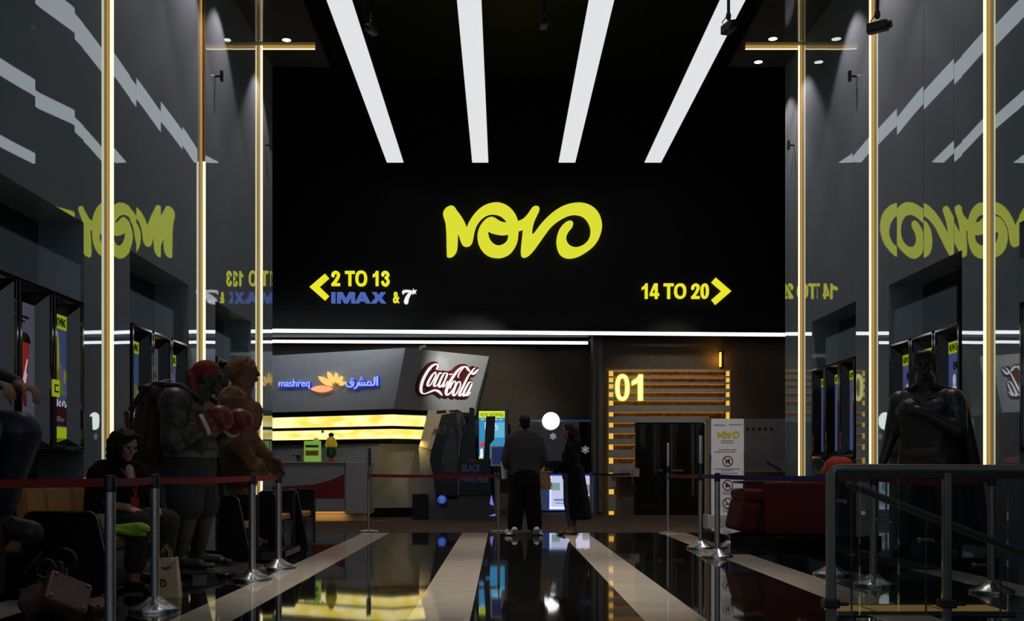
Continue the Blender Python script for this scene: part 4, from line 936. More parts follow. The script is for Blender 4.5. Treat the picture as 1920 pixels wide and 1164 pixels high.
for b in (1, 2, 3):
    y0, y1 = ALC[b]
    for k in range(3):
        poster(1, y0+.40+k*.733, 'blue', f'blue NOW SHOWING poster, {nth[k]} in the {bay[b]}')

# slim ticket scanner between the first two left posters
t = thing('ticket_reader', 'small black reader with a lime sticker between the first-bay posters at left', 'reader', (XL+.02, 10.105, 1.75))
bm = BM(); box(bm, (XL-.30, 10.088, 1.2), (XL+.02, 10.111, 2.1), .004); obj('housing', bm, m_plastic, t)
bm = BM(); box(bm, (XL+.022, 10.03, 1.70), (XL+.036, 10.18, 1.86), .004); obj('sticker', bm, m_plime, t)
bm = BM(); box(bm, (XL+.036, 10.06, 1.74), (XL+.040, 10.15, 1.755)); box(bm, (XL+.036, 10.06, 1.80), (XL+.040, 10.15, 1.815)); box(bm, (XL+.036, 10.06, 1.74), (XL+.040, 10.075, 1.81)); obj('printed_mark', bm, m_ink, t)

# ------------------------------------------------------------------ white rules stand, hoarding
yr = 16.5; pr = Plane((0, yr, 0), NF); f = on(pr)
m_sheet = mat('white_poster_sheet', (.66, .66, .70), .25, var=.04)
m_print = mat('dark_purple_print', (.03, .012, .03), .6)
t = thing('rules_stand', 'upright white notice stand with three round prohibition symbols', 'sign', P(1357, 1010, yr)); t.location.z = 0
a = pr.at(1333.5, 965); b = pr.at(1395, 785)
bm = BM(); box(bm, (a.x, yr, a.z), (b.x, yr+.05, b.z), .004); obj('panel', bm, m_sheet, t)
a2 = pr.at(1325, 785); bm = BM(); box(bm, (a2.x, yr+.06, a.z), (a.x+.05, yr+.12, b.z)); obj('side_board', bm, m_soffit, t)
bm = BM(); box(bm, (P(1324, 0, yr).x, yr-.10, .0), (P(1402, 0, yr).x, yr+.35, a.z), .008); obj('base_box', bm, m_fascia, t)
bm = BM(); text(bm, 'Welcome to', f, NF, .003, 1338, 1360, 795, 798.5, .01)
for k, (u0, u1, v) in enumerate(((1368, 1392, 796), (1352, 1377, 826), (1352, 1376, 830), (1348, 1381, 843), (1340, 1380, 847), (1340, 1389, 879), (1352, 1378, 882), (1345, 1386, 887), (1354, 1374, 922.5), (1356, 1374, 926), (1356, 1373, 955), (1356, 1373, 959))):
    for j in range(int((u1-u0)/3)): pbox(bm, u0+j*3, v-.7, u0+j*3+2.1, v+.8, yr-.003, yr)
obj('print', bm, m_print, t)
bm = BM(); novo(bm, lambda p: f((1344.5+(p[0]-119)/1677*42, 808.5+(p[1]-122)/584*14)), NF, .003); obj('printed_name', bm, mat('mustard_print', (.45, .42, .02), .5), t)
for k, v in enumerate((864.5, 909.5, 943)):
    bm = BM(); c = (1364.5, v); R = 9.3
    stroke(bm, [(c[0]+R*math.cos(x*PI/12), c[1]+R*math.sin(x*PI/12), 1.8) for x in range(25)], f, NF, .004, k=2)
    stroke(bm, [(c[0]-6.5, c[1]-6.5, 1.5), (c[0]+6.5, c[1]+6.5, 1.5)], f, NF, .0045)
    if k == 0: pbox(bm, c[0]-4, v-3, c[0]-1, v+4, yr-.004, yr); pbox(bm, c[0]+0, v-4, c[0]+4, v+4, yr-.004, yr)
    elif k == 1: pbox(bm, c[0]-4, v-4, c[0]+1, v+4, yr-.004, yr); pbox(bm, c[0]+1, v-1, c[0]+5, v+2, yr-.004, yr)
    else: pbox(bm, c[0]-5, v+1, c[0]+5, v+3, yr-.004, yr)
    obj('prohibition_symbol', bm, m_print, t)
for u in (1332, 1396.5):
    bm = BM(); tube(bm, [P(u+.6*math.sin(v*.5), v, yr-.03) for v in range(851, 966, 6)], .013); obj('edge_rope', bm, mat('plum_edge_rope', (.05, .01, .03), .4), t)
t = thing('picture_hoarding', 'tall grey picture board standing between the rules stand and the right wall', 'board', P(1430, 980, 21.6)); t.location.z = 0
yh = 21.6; a = P(1388, 785, yh)
m_hpic = mat('misty_city_print', (.19, .19, .195), .5, var=.35, vscale=1.2); m_hlow = mat('dark_rust_print', (.06, .035, .022), .5, var=.8, vscale=5)
bm = BM(); box(bm, (a.x, yh, .003), (6.9, yh+.08, a.z), .005); obj('board', bm, m_hpic, t)
bm = BM(); pbox(bm, 1396, 885, 1520, 944, yh-.006, yh+.01); obj('lower_picture', bm, m_hlow, t)
bm = BM()
for k in range(5): pbox(bm, 1399+k*11, 801, 1405+k*11, 807, yh-.004, yh)
tube(bm, [P(1438, 866, yh-.01), P(1450, 872, yh-.01), P(1464, 880, yh-.01)], .012); obj('print', bm, mat('dark_grey_print', (.025, .025, .026), .6), t)
bm = BM(); pbox(bm, 1394, 945, 1520, 984, yh-.2, yh, .005); obj('foot_box', bm, m_fascia, t)

# ------------------------------------------------------------------ red sofa on its black platform
bm = BM(); box(bm, (2.74, 12.75, 0), (4.55, 14.6, .215), .006); tag(obj('black_platform', bm, m_gblack), 'low black platform under the red sofa', 'platform')
t = thing('red_sofa', 'boxy dark red sofa on the black platform, seen from its side', 'sofa', (3.5, 13.4, .215))
bm = BM(); box(bm, (3.22, 12.95, .225), (4.02, 13.15, .86), .03); obj('arm', bm, m_redfab, t)
bm = BM(); box(bm, (3.22, 14.05, .225), (4.02, 14.25, .86), .03); obj('arm', bm, m_redfab, t)
bm = BM(); box(bm, (3.82, 13.0, .225), (4.06, 14.2, .92), .05); obj('back', bm, m_redfab, t)
bm = BM(); box(bm, (3.12, 13.15, .25), (3.9, 14.05, .62), .05, 3); obj('seat', bm, m_redfab, t)
bm = BM()
b2 = BM(); box(b2, (-.13, -.4, 0), (.13, .4, .40), .07, 3); merge(bm, b2, Matrix.Translation((3.02, 13.5, .235)) @ Matrix.Rotation(.22, 4, 'Y')); obj('footrest', bm, m_redfab, t)
bm = BM(); box(bm, (2.98, 13.1, .62), (3.3, 13.9, .77), .06, 3); obj('cushion', bm, m_redfab, t)
bm = BM(); box(bm, (2.95, 13.2, .84), (3.35, 13.6, .87), .008); tag(obj('tray', bm, m_plastic), 'thin dark tray lying on the front of the red sofa', 'tray')
bpy.data.objects['tray'].location.z = -.0
m_redbr = mat('bright_red_upholstery', (.42, .025, .015), .85, var=.12, vscale=10, bump=.15, bscale=120)
q = Vector((4.02, 13.2, 0))
o = blob('domed_headrest', [('e', q+Vector((.12, 0, 1.00)), (.155, .20, .18)), ('e', q+Vector((.20, 0, 1.07)), (.13, .18, .10)), ('e', q+Vector((.33, 0, 1.02)), (.09, .16, .03)), ('c', q+Vector((.0, 0, .70)), q+Vector((.06, 0, .95)), .10, .14)], m_redbr, t, .012, 3)
q = Vector((3.88, 13.07, .862)); t = thing('small_plant', 'tiny green plant in a glass between the navy belt and the red sofa', 'plant', q)
bm = BM(); lathe(bm, q, [(.03, 0), (.04, .06), (.042, .07)], 14); obj('glass', bm, m_dsteel, t, True)
bm = BM()
for k in range(9):
    a = k*2.4; e = q+Vector((.09*math.cos(a), .06*math.sin(a), .09+.010*k)); tube(bm, [q+Vector((0, 0, .05)), q+Vector((.03*math.cos(a), .03*math.sin(a), .10)), e], [.004, .012, .002], 6)
obj('leaves', bm, mat('olive_leaf', (.14, .17, .02), .6), t)
t = thing('arc_lamp', 'slim arched lamp with a brass tip reaching over the red seat', 'lamp', P(1545, 870, 14.9)); 
bm = BM(); tube(bm, [P(1549, 905, 14.9), P(1548, 885, 14.9), P(1545, 868, 14.9), P(1538, 858, 14.9), P(1527, 855, 14.9)], .012); tube(bm, [P(1549, 905, 14.9), Vector((P(1549, 905, 14.9).x, 14.9, .0))], .012); obj('stem', bm, m_chrome, t)
bm = BM(); capsule(bm, P(1525, 859, 14.9), P(1536, 859, 14.9), .022, .018); obj('head', bm, m_gold, t)

# ------------------------------------------------------------------ glass railing in the right foreground
yg = 7.0
t = thing('glass_railing', 'grey metal railing with glass panes in the right foreground', 'railing', (2.16, yg, 0))
zt = CH+(V0-872)*yg/F
x0 = (1551-U0)*yg/F
m_rail = mat('grey_satin_metal', (.20, .21, .19), .4, metal=.6, var=.06)
bm = BM(); tube(bm, [(x0+.035, yg, -.02), (x0+.035, yg, zt-.06), (x0+.04, yg, zt-.035), (x0+.06, yg, zt-.022), (x0+.12, yg, zt-.02), (6.5, yg-.0, zt-.045)], .030, 14)
obj('top_rail', bm, m_rail, t, True)
bm = BM(); box(bm, (x0+.06, yg-.025, zt-.088), (6.5, yg+.025, zt-.045), .004); obj('rail_channel', bm, m_plastic, t)
for u in (1557, 1775, 2010):
    x = (u-U0)*yg/F; bm = BM(); box(bm, (x-.025, yg-.03, -.02), (x+.025, yg+.03, zt-.05), .006); obj('post', bm, m_rail if u < 1600 else m_dsteel, t)
xs_ = [(u-U0)*yg/F for u in (1566, 1612, 1685, 1767)]; xs2 = [(u-U0)*yg/F for u in (1783, 1890, 2000)]
for L_ in (xs_, xs2):
    for a, b in zip(L_[:-1], L_[1:]):
        bm = BM(); box(bm, (a+.004, yg-.005, .05), (b-.004, yg+.005, zt-.07)); obj('glass_pane', bm, m_pane, t)
for u in (1557, 1775):
    x = (u-U0)*yg/F; bm = BM(); box(bm, (x-.05, yg-.05, .10), (x+.05, yg+.05, .16), .01); cyl(bm, (x+.04, yg-.05, .13), (x+.10, yg-.05, .13), .012); obj('pane_clamp', bm, m_plastic, t)
for u, v in ((1575, 939), (1660, 976), (1740, 1012), (1843, 1059)):
    q = P(u, v, yg+.06); bm = BM(); capsule(bm, q-Vector((.05, 0, 0)), q+Vector((.03, 0, 0)), .010, .008); ell(bm, q-Vector((.055, 0, 0)), (.016,)*3); tube(bm, [q+Vector((.03, 0, 0)), q+Vector((.045, .02, -.01)), q+Vector((.05, .045, -.0))], .007); 
    h = obj('rail_bracket', bm, m_chrome, t)
a, b = P(1592, 909, yg+.3), P(2060, 1092, yg+.3)
bm = BM(); capsule(bm, a, b, .026, .026); 
for k in range(4): q = a.lerp(b, .02+k*.3); tube(bm, [q, Vector((q.x, q.y+.05, q.z-.05)), Vector((q.x, q.y+.05, 0))], .007)
tag(obj('stair_handrail', bm, mat('dull_green_metal', (.22, .25, .22), .45, metal=.5)), 'sloping metal handrail running down behind the glass panes', 'handrail')
t = thing('amber_reflection_plate', 'added amber glow plate imitating a reflection low in the glass railing', 'light panel', (3.0, 7.6, 0))  # added glowing plate imitating an amber reflection in the glass
bm = BM(); box(bm, (2.36, 7.42, .0), (3.55, 7.80, .018), .004); obj('reflection_glow', bm, mat('amber_reflection_glow', (.20, .12, .03), .3, var=.5, vscale=5, emis=(.50, .29, .055), es=.42), t)
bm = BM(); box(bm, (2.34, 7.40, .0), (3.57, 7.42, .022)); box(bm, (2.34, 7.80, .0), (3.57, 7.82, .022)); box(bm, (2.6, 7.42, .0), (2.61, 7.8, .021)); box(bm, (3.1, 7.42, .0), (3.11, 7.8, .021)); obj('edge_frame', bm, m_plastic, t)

# ------------------------------------------------------------------ figures
class Fig:
    """joint positions in a figure's own frame: x to its left/right, y forward, z up, placed at loc and turned by rot"""
    def __init__(s, loc, rot, sc=1.): s.M = Matrix.Translation(Vector(loc)) @ Matrix.Rotation(rot, 4, 'Z') @ Matrix.Scale(sc, 4); s.s = sc; s.rot = rot
    def p(s, *q): return s.M @ Vector(q)
    def c(s, a, b, ra, rb): return ('c', s.p(*a), s.p(*b), ra*s.s, rb*s.s)
    def e(s, c, r, rot=(0, 0, 0)):
        R = Matrix.Rotation(s.rot, 3, 'Z') @ Euler(rot).to_matrix(); return ('e', s.p(*c), tuple(x*s.s for x in r), R.to_euler())
    def loft(s, rows, step=.035):
        """filled trunk: rows of (z, y, half width, radius) joined by closely spaced capsules"""
        L = []
        for a, b in zip(rows[:-1], rows[1:]):
            n = max(1, int(abs(b[0]-a[0])/step))
            for k in range(n+1):
                z, y, h, r = [a[i]+(b[i]-a[i])*k/n for i in range(4)]; L.append(s.c((-h, y, z), (h, y, z), r, r))
        return L
    def hand(s, w, d, n, side, curl=.4, k=1., thick=.0095):
        """palm, four jointed fingers and a thumb; w wrist, d pointing direction, n out of the back of the hand"""
        w = Vector(w); d = Vector(d).normalized(); n = Vector(n); n = (n-d*n.dot(d)).normalized(); x = d.cross(n)*side
        L = []
        for j in range(4):
            o = (j-1.5)*.021*k
            L.append(s.c(w+x*o*.7, w+d*.085*k+x*o, .017*k, .014*k))
        for j, ln in enumerate((.072, .080, .075, .058)):
            p = w+d*.088*k+x*(j-1.5)*.023*k; dd = d.copy(); ax = x
            for q in range(3):
                dd = (dd-n*curl*(.5+.35*q)).normalized() if q or curl > .6 else (dd-n*curl*.35).normalized()
                p2 = p+dd*ln*k*(.45, .32, .23)[q]; L.append(s.c(p, p2, thick*k*(1-.08*q), thick*k*(.93-.08*q))); p = p2
        p = w+d*.028*k-x*.030*k; t1 = p+(d*.035-x*.03-n*.012)*k; t2 = t1+(d*.035-x*.004-n*.02*curl*2)*k
        L += [s.c(p, t1, .0145*k, .012*k), s.c(t1, t2, .0115*k, .009*k)]
        return L
    def head(s, c, f=(0, 1, 0), k=1.):
        """skull, jaw, nose, brow, lips, ears; c centre of head, f the way it looks"""
        c = Vector(c); f = Vector(f).normalized(); up = Vector((0, 0, 1)); up = (up-f*up.dot(f)).normalized(); r = f.cross(up)
        yaw = math.atan2(-f.x, f.y); pit = math.asin(max(-1, min(1, f.z))); R = (pit, 0, yaw)
        L = [s.e(c+up*.025*k-f*.012*k, (.077*k, .096*k, .095*k), R), s.e(c-up*.045*k+f*.030*k, (.056*k, .060*k, .068*k), R), s.e(c-up*.098*k+f*.060*k, (.026*k, .024*k, .020*k), R),
             s.c(c+up*.018*k+f*.090*k, c-up*.022*k+f*.108*k, .010*k, .014*k), s.e(c+up*.030*k+f*.076*k, (.056*k, .018*k, .013*k), R), s.e(c-up*.058*k+f*.086*k, (.026*k, .012*k, .012*k), R)]
        for q in (-1, 1): L += [s.e(c+r*q*.078*k-up*.005*k-f*.01*k, (.012*k, .022*k, .034*k), R), s.e(c+r*q*.042*k-up*.018*k+f*.068*k, (.024*k, .018*k, .020*k), R)]
        s.eye = [(c+r*q*.032*k+up*.010*k+f*.082*k) for q in (-1, 1)]
        return L
    def eyes(s, m, parent):
        for q in s.eye:
            bm = BM(); ell(bm, s.p(*q), tuple([.010*s.s]*3), n=10); obj('eye', bm, m, parent, True)
m_eye = mat('dark_eye', (.01, .008, .007), .15)
m_denim = mat('blue_denim', (.045, .065, .085), .85, var=.3, vscale=40)
m_trainers = mat('white_trainer_leather', (.60, .60, .62), .45, var=.12, vscale=30)

# man in the middle, back to the camera, two white cups
fx, fy = .36, 16.5
t = thing('person', 'man in a charcoal sweater and black trousers, back turned, holding two white cups', 'person', (fx, fy, 0))
G = Fig((fx, fy, 0), .12, 1.06)
B = G.head((0, .02, 1.63), (0, 1, -.05))+[G.c((0, -.02, 1.42), (0, .01, 1.57), .062, .06), G.c((-.17, -.01, 1.40), (.17, -.01, 1.40), .075, .075), G.c((-.10, 0, 1.25), (.10, 0, 1.25), .13, .13), G.c((-.08, 0, 1.0), (.08, 0, 1.0), .13, .13)]
for q in (-1, 1):
    B += [G.c((q*.20, -.01, 1.39), (q*.27, .0, 1.11), .058, .046), G.c((q*.27, .0, 1.11), (q*.23, .20, .99), .044, .032), G.c((q*.09, 0, .95), (q*.12, .01, .5), .095, .062), G.c((q*.12, .01, .5), (q*.14, -.01, .09), .06, .045), G.c((q*.14, -.03, .05), (q*.15, .15, .035), .035, .03)]
    B += G.hand((q*.235, .21, .985), (-q*.25, 1, -.05), (q*.9, 0, .3), q, .55)
blob('body', B, m_skin, t, .011); G.eyes(m_eye, t)
S = G.loft([(.90, 0, .09, .135), (1.08, 0, .10, .138), (1.27, -.005, .13, .135), (1.38, -.01, .155, .105), (1.44, -.015, .12, .08)])+[G.c((0, -.02, 1.42), (0, -.0, 1.50), .09, .070)]
for q in (-1, 1): S += [G.c((q*.205, -.01, 1.39), (q*.285, -.01, 1.10), .080, .064), G.c((q*.285, -.01, 1.10), (q*.24, .17, 1.0), .064, .05)]
blob('sweater', S, m_greycloth, t, .014, 4)
T = G.loft([(.93, 0, .08, .140), (.72, 0, .09, .140)])
for q in (-1, 1): T += [G.c((q*.09, 0, .75), (q*.125, .0, .45), .135, .122), G.c((q*.125, 0, .45), (q*.145, -.01, .16), .122, .112), G.e((q*.145, -.01, .10), (.112, .112, .03))]
blob('trousers', T, m_blackcloth, t, .014, 4)
blob('hair', [G.e((0, -.01, 1.675), (.084, .098, .082)), G.e((0, -.045, 1.62), (.074, .06, .075))], m_hair, t, .01, 1, (.022, .045, 'c'))
for q in (-1, 1):
    dx_t = q*.08
    sh = blob('shoe', [G.c((q*.16, -.09, .05), (q*.16+dx_t, .12, .042), .050, .045), G.e((q*.16, -.095, .075), (.05, .05, .06)), G.e((q*.16+dx_t*.5, .01, .02), (.08, .12, .022))], m_trainers, t, .008, 2)
    bm = BM()
    for k in range(3): cyl(bm, G.p(q*.16-.035, -.142, .03+.026*k), G.p(q*.16+.035, -.142, .035+.026*k), .006, n=6)
    d = obj('heel_stripe', bm, m_plastic, sh)
for q, nm in ((-1, 'white lidded paper cup at the left hip of the man with his back turned'), (1, 'tall white cup with a rounded whipped top, at the right hip of the man')):
    c = G.p(q*.275, .20, .82); tt = thing('paper_cup', nm, 'cup', c, 'white cups held by the man')
    bm = BM(); lathe(bm, c, [(.040, 0), (.058, .24), (.060, .245), (.055, .25)], 24); obj('cup_body', bm, m_paper, tt, True)
    bm = BM(); lathe(bm, c, [(.061, .24), (.061, .255), (.05, .268), (.045, .27)], 24); obj('lid', bm, m_paper, tt, True)
    if q > 0: blob('whipped_top', [('e', c+Vector((.01, 0, .31)), (.06, .06, .05)), ('e', c+Vector((.03, 0, .36)), (.045, .045, .04)), ('e', c+Vector((-.03, 0, .29)), (.05, .05, .035))], m_paper, tt, .01, 2)

# woman facing left
fx, fy = 1.10, 16.75
t = thing('person', 'woman with long dark hair, black coat and jeans, facing left with a paper bag', 'person', (fx, fy, 0))
G = Fig((fx, fy, 0), PI/2-.25, 1.0)
B = G.head((0, .05, 1.615), (.05, 1, -.06), .95)+[G.c((0, -.0, 1.40), (0, .03, 1.55), .052, .05), G.c((-.14, 0, 1.37), (.14, 0, 1.37), .065, .065), G.c((-.08, 0, 1.2), (.08, 0, 1.2), .115, .115), G.c((-.08, 0, .98), (.08, 0, .98), .13, .13)]
for q in (-1, 1):
    B += [G.c((q*.09, 0, .92), (q*.09, .03, .5), .09, .06), G.c((q*.09, .03, .5), (q*.09, -.02, .08), .058, .036), G.c((q*.09, -.05, .04), (q*.10, .15, .028), .032, .028), G.e((q*.10, .17, .028), (.042, .04, .018))]
# far arm raised forward holding the bag, near arm hanging
B += [G.c((-.17, 0, 1.36), (-.20, .04, 1.10), .05, .042), G.c((-.20, .04, 1.10), (-.12, .27, .98), .04, .028)]+G.hand((-.115, .285, .975), (.1, 1, -.15), (0, .1, 1), -1, .75)
B += [G.c((.17, 0, 1.36), (.20, .0, 1.08), .05, .042), G.c((.20, 0, 1.08), (.18, .06, .84), .04, .03)]+G.hand((.18, .065, .825), (-.1, .1, -1), (1, 0, 0), 1, .35)
blob('body', B, m_skin, t, .010, 2); G.eyes(m_eye, t)
Cc = [G.c((-.15, 0, 1.375), (.15, 0, 1.375), .078, .078), G.c((-.09, .01, 1.22), (.09, .01, 1.22), .13, .13), G.c((-.08, 0, 1.0), (.08, 0, 1.0), .135, .135), G.c((0, .0, 1.42), (0, .02, 1.47), .07, .06),
      G.c((-.17, 0, 1.36), (-.205, .04, 1.10), .07, .062), G.c((-.205, .04, 1.10), (-.13, .23, .995), .06, .045), G.c((.175, 0, 1.36), (.21, 0, 1.08), .07, .062), G.c((.21, 0, 1.08), (.185, .05, .90), .06, .05)]
Cc += G.loft([(1.22, .01, .09, .125), (1.0, -.01, .09, .135)])
for k in range(9):      # coat tails hanging behind and at the sides
    x = -.17+.042*k
    for y0, y1 in ((-.03, -.06), (-.06, -.15), (-.10, -.24)): Cc += [G.c((x*.9, y0, 1.02), (x*1.1, y1, .28+.02*(k % 2)), .075, .055)]
blob('coat', Cc, m_blackcloth, t, .013, 3)
J = [G.c((-.08, 0, .93), (.08, 0, .93), .138, .138)]
for q in (-1, 1): J += [G.c((q*.09, .01, .9), (q*.09, .035, .5), .105, .075), G.c((q*.09, .035, .5), (q*.09, -.01, .16), .074, .055)]
blob('jeans', J, m_denim, t, .012, 3)
H = [G.e((0, .02, 1.66), (.088, .105, .085)), G.e((0, -.05, 1.58), (.098, .085, .12)), G.e((0, -.085, 1.44), (.11, .07, .15)), G.e((.055, .0, 1.58), (.035, .055, .10)), G.e((-.055, .0, 1.58), (.035, .055, .10)), G.e((0, -.10, 1.34), (.09, .05, .10))]
blob('hair', H, m_hair, t, .011, 1, (.03, .06, 'c'))
for q in (-1, 1):
    bm = BM(); a = G.p(q*.095, -.08, .008); b = G.p(q*.10, .19, .008); capsule(bm, a, b, .036, .040)
    for v in bm.verts: v.co.z = .004+max(0., min(.016, (v.co.z+.03)*.28))
    tube(bm, [G.p(q*.095-.05, .08, .01), G.p(q*.095-.03, .10, .055), G.p(q*.10, .10, .065), G.p(q*.095+.04, .10, .05), G.p(q*.095+.05, .08, .01)], .008)
    obj('sandal', bm, m_plastic, t)
bg = G.p(-.10, .39, .70); t2 = thing('paper_bag', 'crumpled brown paper bag hanging from the hand of the woman in black', 'bag', bg)
bm = BM(); b2 = BM(); bmesh.ops.create_grid(b2, x_segments=1, y_segments=1, size=.1); b2.free()
t_ = BM(); box(t_, (-.085, -.055, 0), (.085, .055, .29)); bmesh.ops.subdivide_edges(t_, edges=t_.edges[:], cuts=5, use_grid_fill=True)
rg = random.Random(5)
for v in t_.verts:
    k = v.co.z/.29; v.co.x *= .82+.18*k; v.co += Vector((rg.uniform(-.008, .008), rg.uniform(-.008, .008), rg.uniform(-.004, .004)))
merge(bm, t_, Matrix.Translation(bg) @ Matrix.Rotation(.25, 4, 'Z') @ Matrix.Rotation(-.1, 4, 'Y')); obj('bag_body', bm, m_kraft, t2)
bm = BM(); tube(bm, [bg+Vector((-.04, 0, .28)), bg+Vector((-.02, 0, .33)), bg+Vector((.03, 0, .33)), bg+Vector((.05, 0, .28))], .006); obj('handle', bm, m_kraft, t2)
bm = BM(); tube(bm, [bg+Vector((.08, -.02, .12)), bg+Vector((.095, -.02, .06)), bg+Vector((.09, -.02, .0))], .008); obj('tassel', bm, m_dg, t2)

# ------------------------------------------------------------------ left seating: booth with the seated woman
def endpanel(x0, x1, y, zt_, label, tan=False, grp='black shell chair ends'):
    t = thing('booth_chair', label, 'chair', ((x0+x1)/2, y, 0), grp)
    bm = BM(); r = .06; lp = [(x0-.03, 0.), (x0, zt_-r), (x0+r*.4, zt_-r*.3), (x0+r, zt_), (x1-r, zt_), (x1-r*.3, zt_-r*.4), (x1, zt_-r), (x1+.14, 0.)]
    prism2(bm, [lp], lambda p: Vector((p[0], y, p[1])), (0, 1, 0), .05); obj('end_panel', bm, m_chair, t)
    bm = BM(); tube(bm, [Vector((p[0], y-.002, p[1])) for p in lp[3:]], .006); obj('edge_piping', bm, m_dsteel, t)
    return t
endx0, endx1 = (42-U0)*8.2/F, (183-U0)*8.2/F
t = endpanel(endx0, endx1, 8.2, .685, 'tan booth bench with a black end panel under the seated woman', True, 'black shell seats')
bm = BM(); box(bm, (-3.95, 8.25, .02), (-3.15, 9.4, .36), .02); obj('base', bm, m_chair, t)
bm = BM(); box(bm, (-3.90, 8.26, .36), (-3.08, 9.4, .47), .04, 3); obj('seat_cushion', bm, m_tan, t)
for k in range(4):      # curved, channelled backrest sweeping from the wall side round the far end
    a0 = 3.05-.33*k; a1 = a0-.325; n = 5; bm = BM(); lo = []; 
    cx_, cy_, R_ = -3.12, 8.62, .72
    for rr in (R_, R_+.10):
        lo.append([(cx_+rr*math.cos(a0+(a1-a0)*j/n), cy_+rr*math.sin(a0+(a1-a0)*j/n)) for j in range(n+1)])
    lp = lo[0]+lo[1][::-1]
    hexa(bm, [Vector((p[0], p[1], .42)) for p in lp], [Vector((cx_+(p[0]-cx_)*1.07, cy_+(p[1]-cy_)*1.07, .86)) for p in lp])
    bmesh.ops.bevel(bm, geom=[e for e in bm.edges if e.calc_face_angle(0) > .6], offset=.018, segments=2, affect='EDGES'); obj('back_channel', bm, m_tan, t, True)
bm = BM(); lp = []
for rr in (.835, .87): lp.append([(-3.12+rr*math.cos(3.1-1.45*j/16), 8.62+rr*math.sin(3.1-1.45*j/16)) for j in range(17)])
lp = lp[0]+lp[1][::-1]; hexa(bm, [Vector((p[0], p[1], 0)) for p in lp], [Vector((-3.12+(p[0]+3.12)*1.06, 8.62+(p[1]-8.62)*1.06, .875)) for p in lp]); obj('back_shell', bm, m_chair, t)
for (u0, u1, v, Y, lab) in ((412, 448, 929, 11.2, 'black chair seen behind the boxer statue, with a dark seat edge'), (482, 516, 920, 13.0, 'black chair just left of the last post of the left red rope'), (531, 558, 917, 13.85, 'black chair right of the last post, with a tan seat pad')):
    zt_ = CH-(v-V0)*Y/F; t = endpanel((u0-U0)*Y/F, (u1-U0)*Y/F, Y, zt_, lab, False, 'black shell seats')
    xx0, xx1 = (u0-U0)*Y/F, (u1-U0)*Y/F; DP = .38 if Y < 12 else .62
    bm = BM(); box(bm, (xx0-.04, Y+.05, .02), (xx1+.10, Y+DP, .38), .02); obj('base', bm, m_chair, t)
    bm = BM(); box(bm, (xx0-.02, Y+.05, .38), (xx1+.07, Y+DP, .46), .03, 3); obj('seat_cushion', bm, m_tan, t)
    bm = BM(); box(bm, (xx0-.04, Y+DP, .02), (xx1+.12, Y+DP+.05, zt_), .02); obj('far_panel', bm, m_chair, t)
# seated woman
fx, fy = -3.22, 8.98
t = thing('person', 'seated woman in a black cardigan and patterned trousers, looking down on the tan bench', 'person', (fx, fy, 0))
G = Fig((fx, fy, .02), -PI/2-.55, 1.0)
B = G.head((0, .10, 1.19), (.12, .9, -.38), 1.0)+[G.c((0, .02, .98), (0, .075, 1.12), .058, .054), G.c((-.17, 0, .96), (.17, 0, .96), .08, .08), G.c((-.10, .0, .78), (.10, .0, .78), .14, .14), G.c((-.10, -.02, .6), (.10, -.02, .6), .15, .15)]
for q in (-1, 1):
    B += [G.c((q*.10, .0, .56), (q*.14, .43, .55), .10, .072), G.c((q*.14, .43, .55), (q*.14, .36, .10), .066, .045), G.c((q*.14, .34, .05), (q*.16, .54, .03), .035, .03)]
B += [G.c((-.21, 0, .95), (-.27, .06, .68), .062, .05), G.c((-.27, .06, .68), (-.14, .30, .66), .048, .032)]+G.hand((-.13, .315, .655), (.35, .9, -.15), (0, .2, 1), -1, .45)
B += [G.c((.21, 0, .95), (.28, .08, .70), .062, .05), G.c((.28, .08, .70), (.18, .34, .68), .048, .032)]+G.hand((.175, .35, .672), (-.25, .9, -.35), (.25, .2, 1), 1, .35)
blob('body', B, m_skin, t, .010, 2); G.eyes(m_eye, t)
S = G.loft([(.52, -.02, .14, .17), (.75, 0, .14, .168), (.90, 0, .17, .13), (.98, 0, .16, .095)])+[G.c((0, .02, .98), (0, .05, 1.06), .09, .075)]
for q in (-1, 1): S += [G.c((q*.21, 0, .95), (q*.28, .06, .69), .088, .075), G.c((q*.28, .06, .69), (q*.20, .22, .68), .072, .055)]
blob('cardigan', S, m_blackcloth, t, .013, 4)
blob('blouse', [G.e((0, .13, .98), (.035, .04, .055)), G.e((0, .145, .93), (.028, .03, .06))], mat('white_blouse', (.4, .4, .42), .8), t, .01, 2)
bm = BM(); tube(bm, [G.p(-.06, .10, 1.0), G.p(-.03, .19, .88), G.p(0, .205, .76), G.p(.03, .19, .88), G.p(.06, .10, 1.0)], .008); box(bm, G.p(-.0, .20, .66)-Vector((.03, .012, 0)), G.p(0, .20, .76)+Vector((.03, .012, 0))); obj('lanyard', bm, mat('red_ribbon', (.45, .03, .02), .6), t)
m_pat = mat('patterned_black_cloth', (.020, .018, .016), .85, var=.95, vscale=26)
T = [G.c((-.10, -.02, .57), (.10, -.02, .57), .165, .165)]
for q in (-1, 1): T += [G.c((q*.11, .0, .56), (q*.145, .43, .555), .128, .105), G.c((q*.145, .43, .555), (q*.14, .37, .22), .10, .088)]
blob('trousers', T, m_pat, t, .014, 4)
H = [G.e((.01, .08, 1.25), (.105, .118, .082)), G.e((0, .0, 1.19), (.112, .09, .12)), G.e((.088, .08, 1.18), (.034, .07, .10)), G.e((-.088, .08, 1.18), (.034, .07, .10)), G.e((.03, .165, 1.262), (.07, .035, .028)), G.e((-.05, .155, 1.255), (.045, .035, .03)), G.e((0, -.04, 1.10), (.09, .05, .07))]
blob('hair', H, m_hair, t, .010, 1, (.034, .05, 'c'))
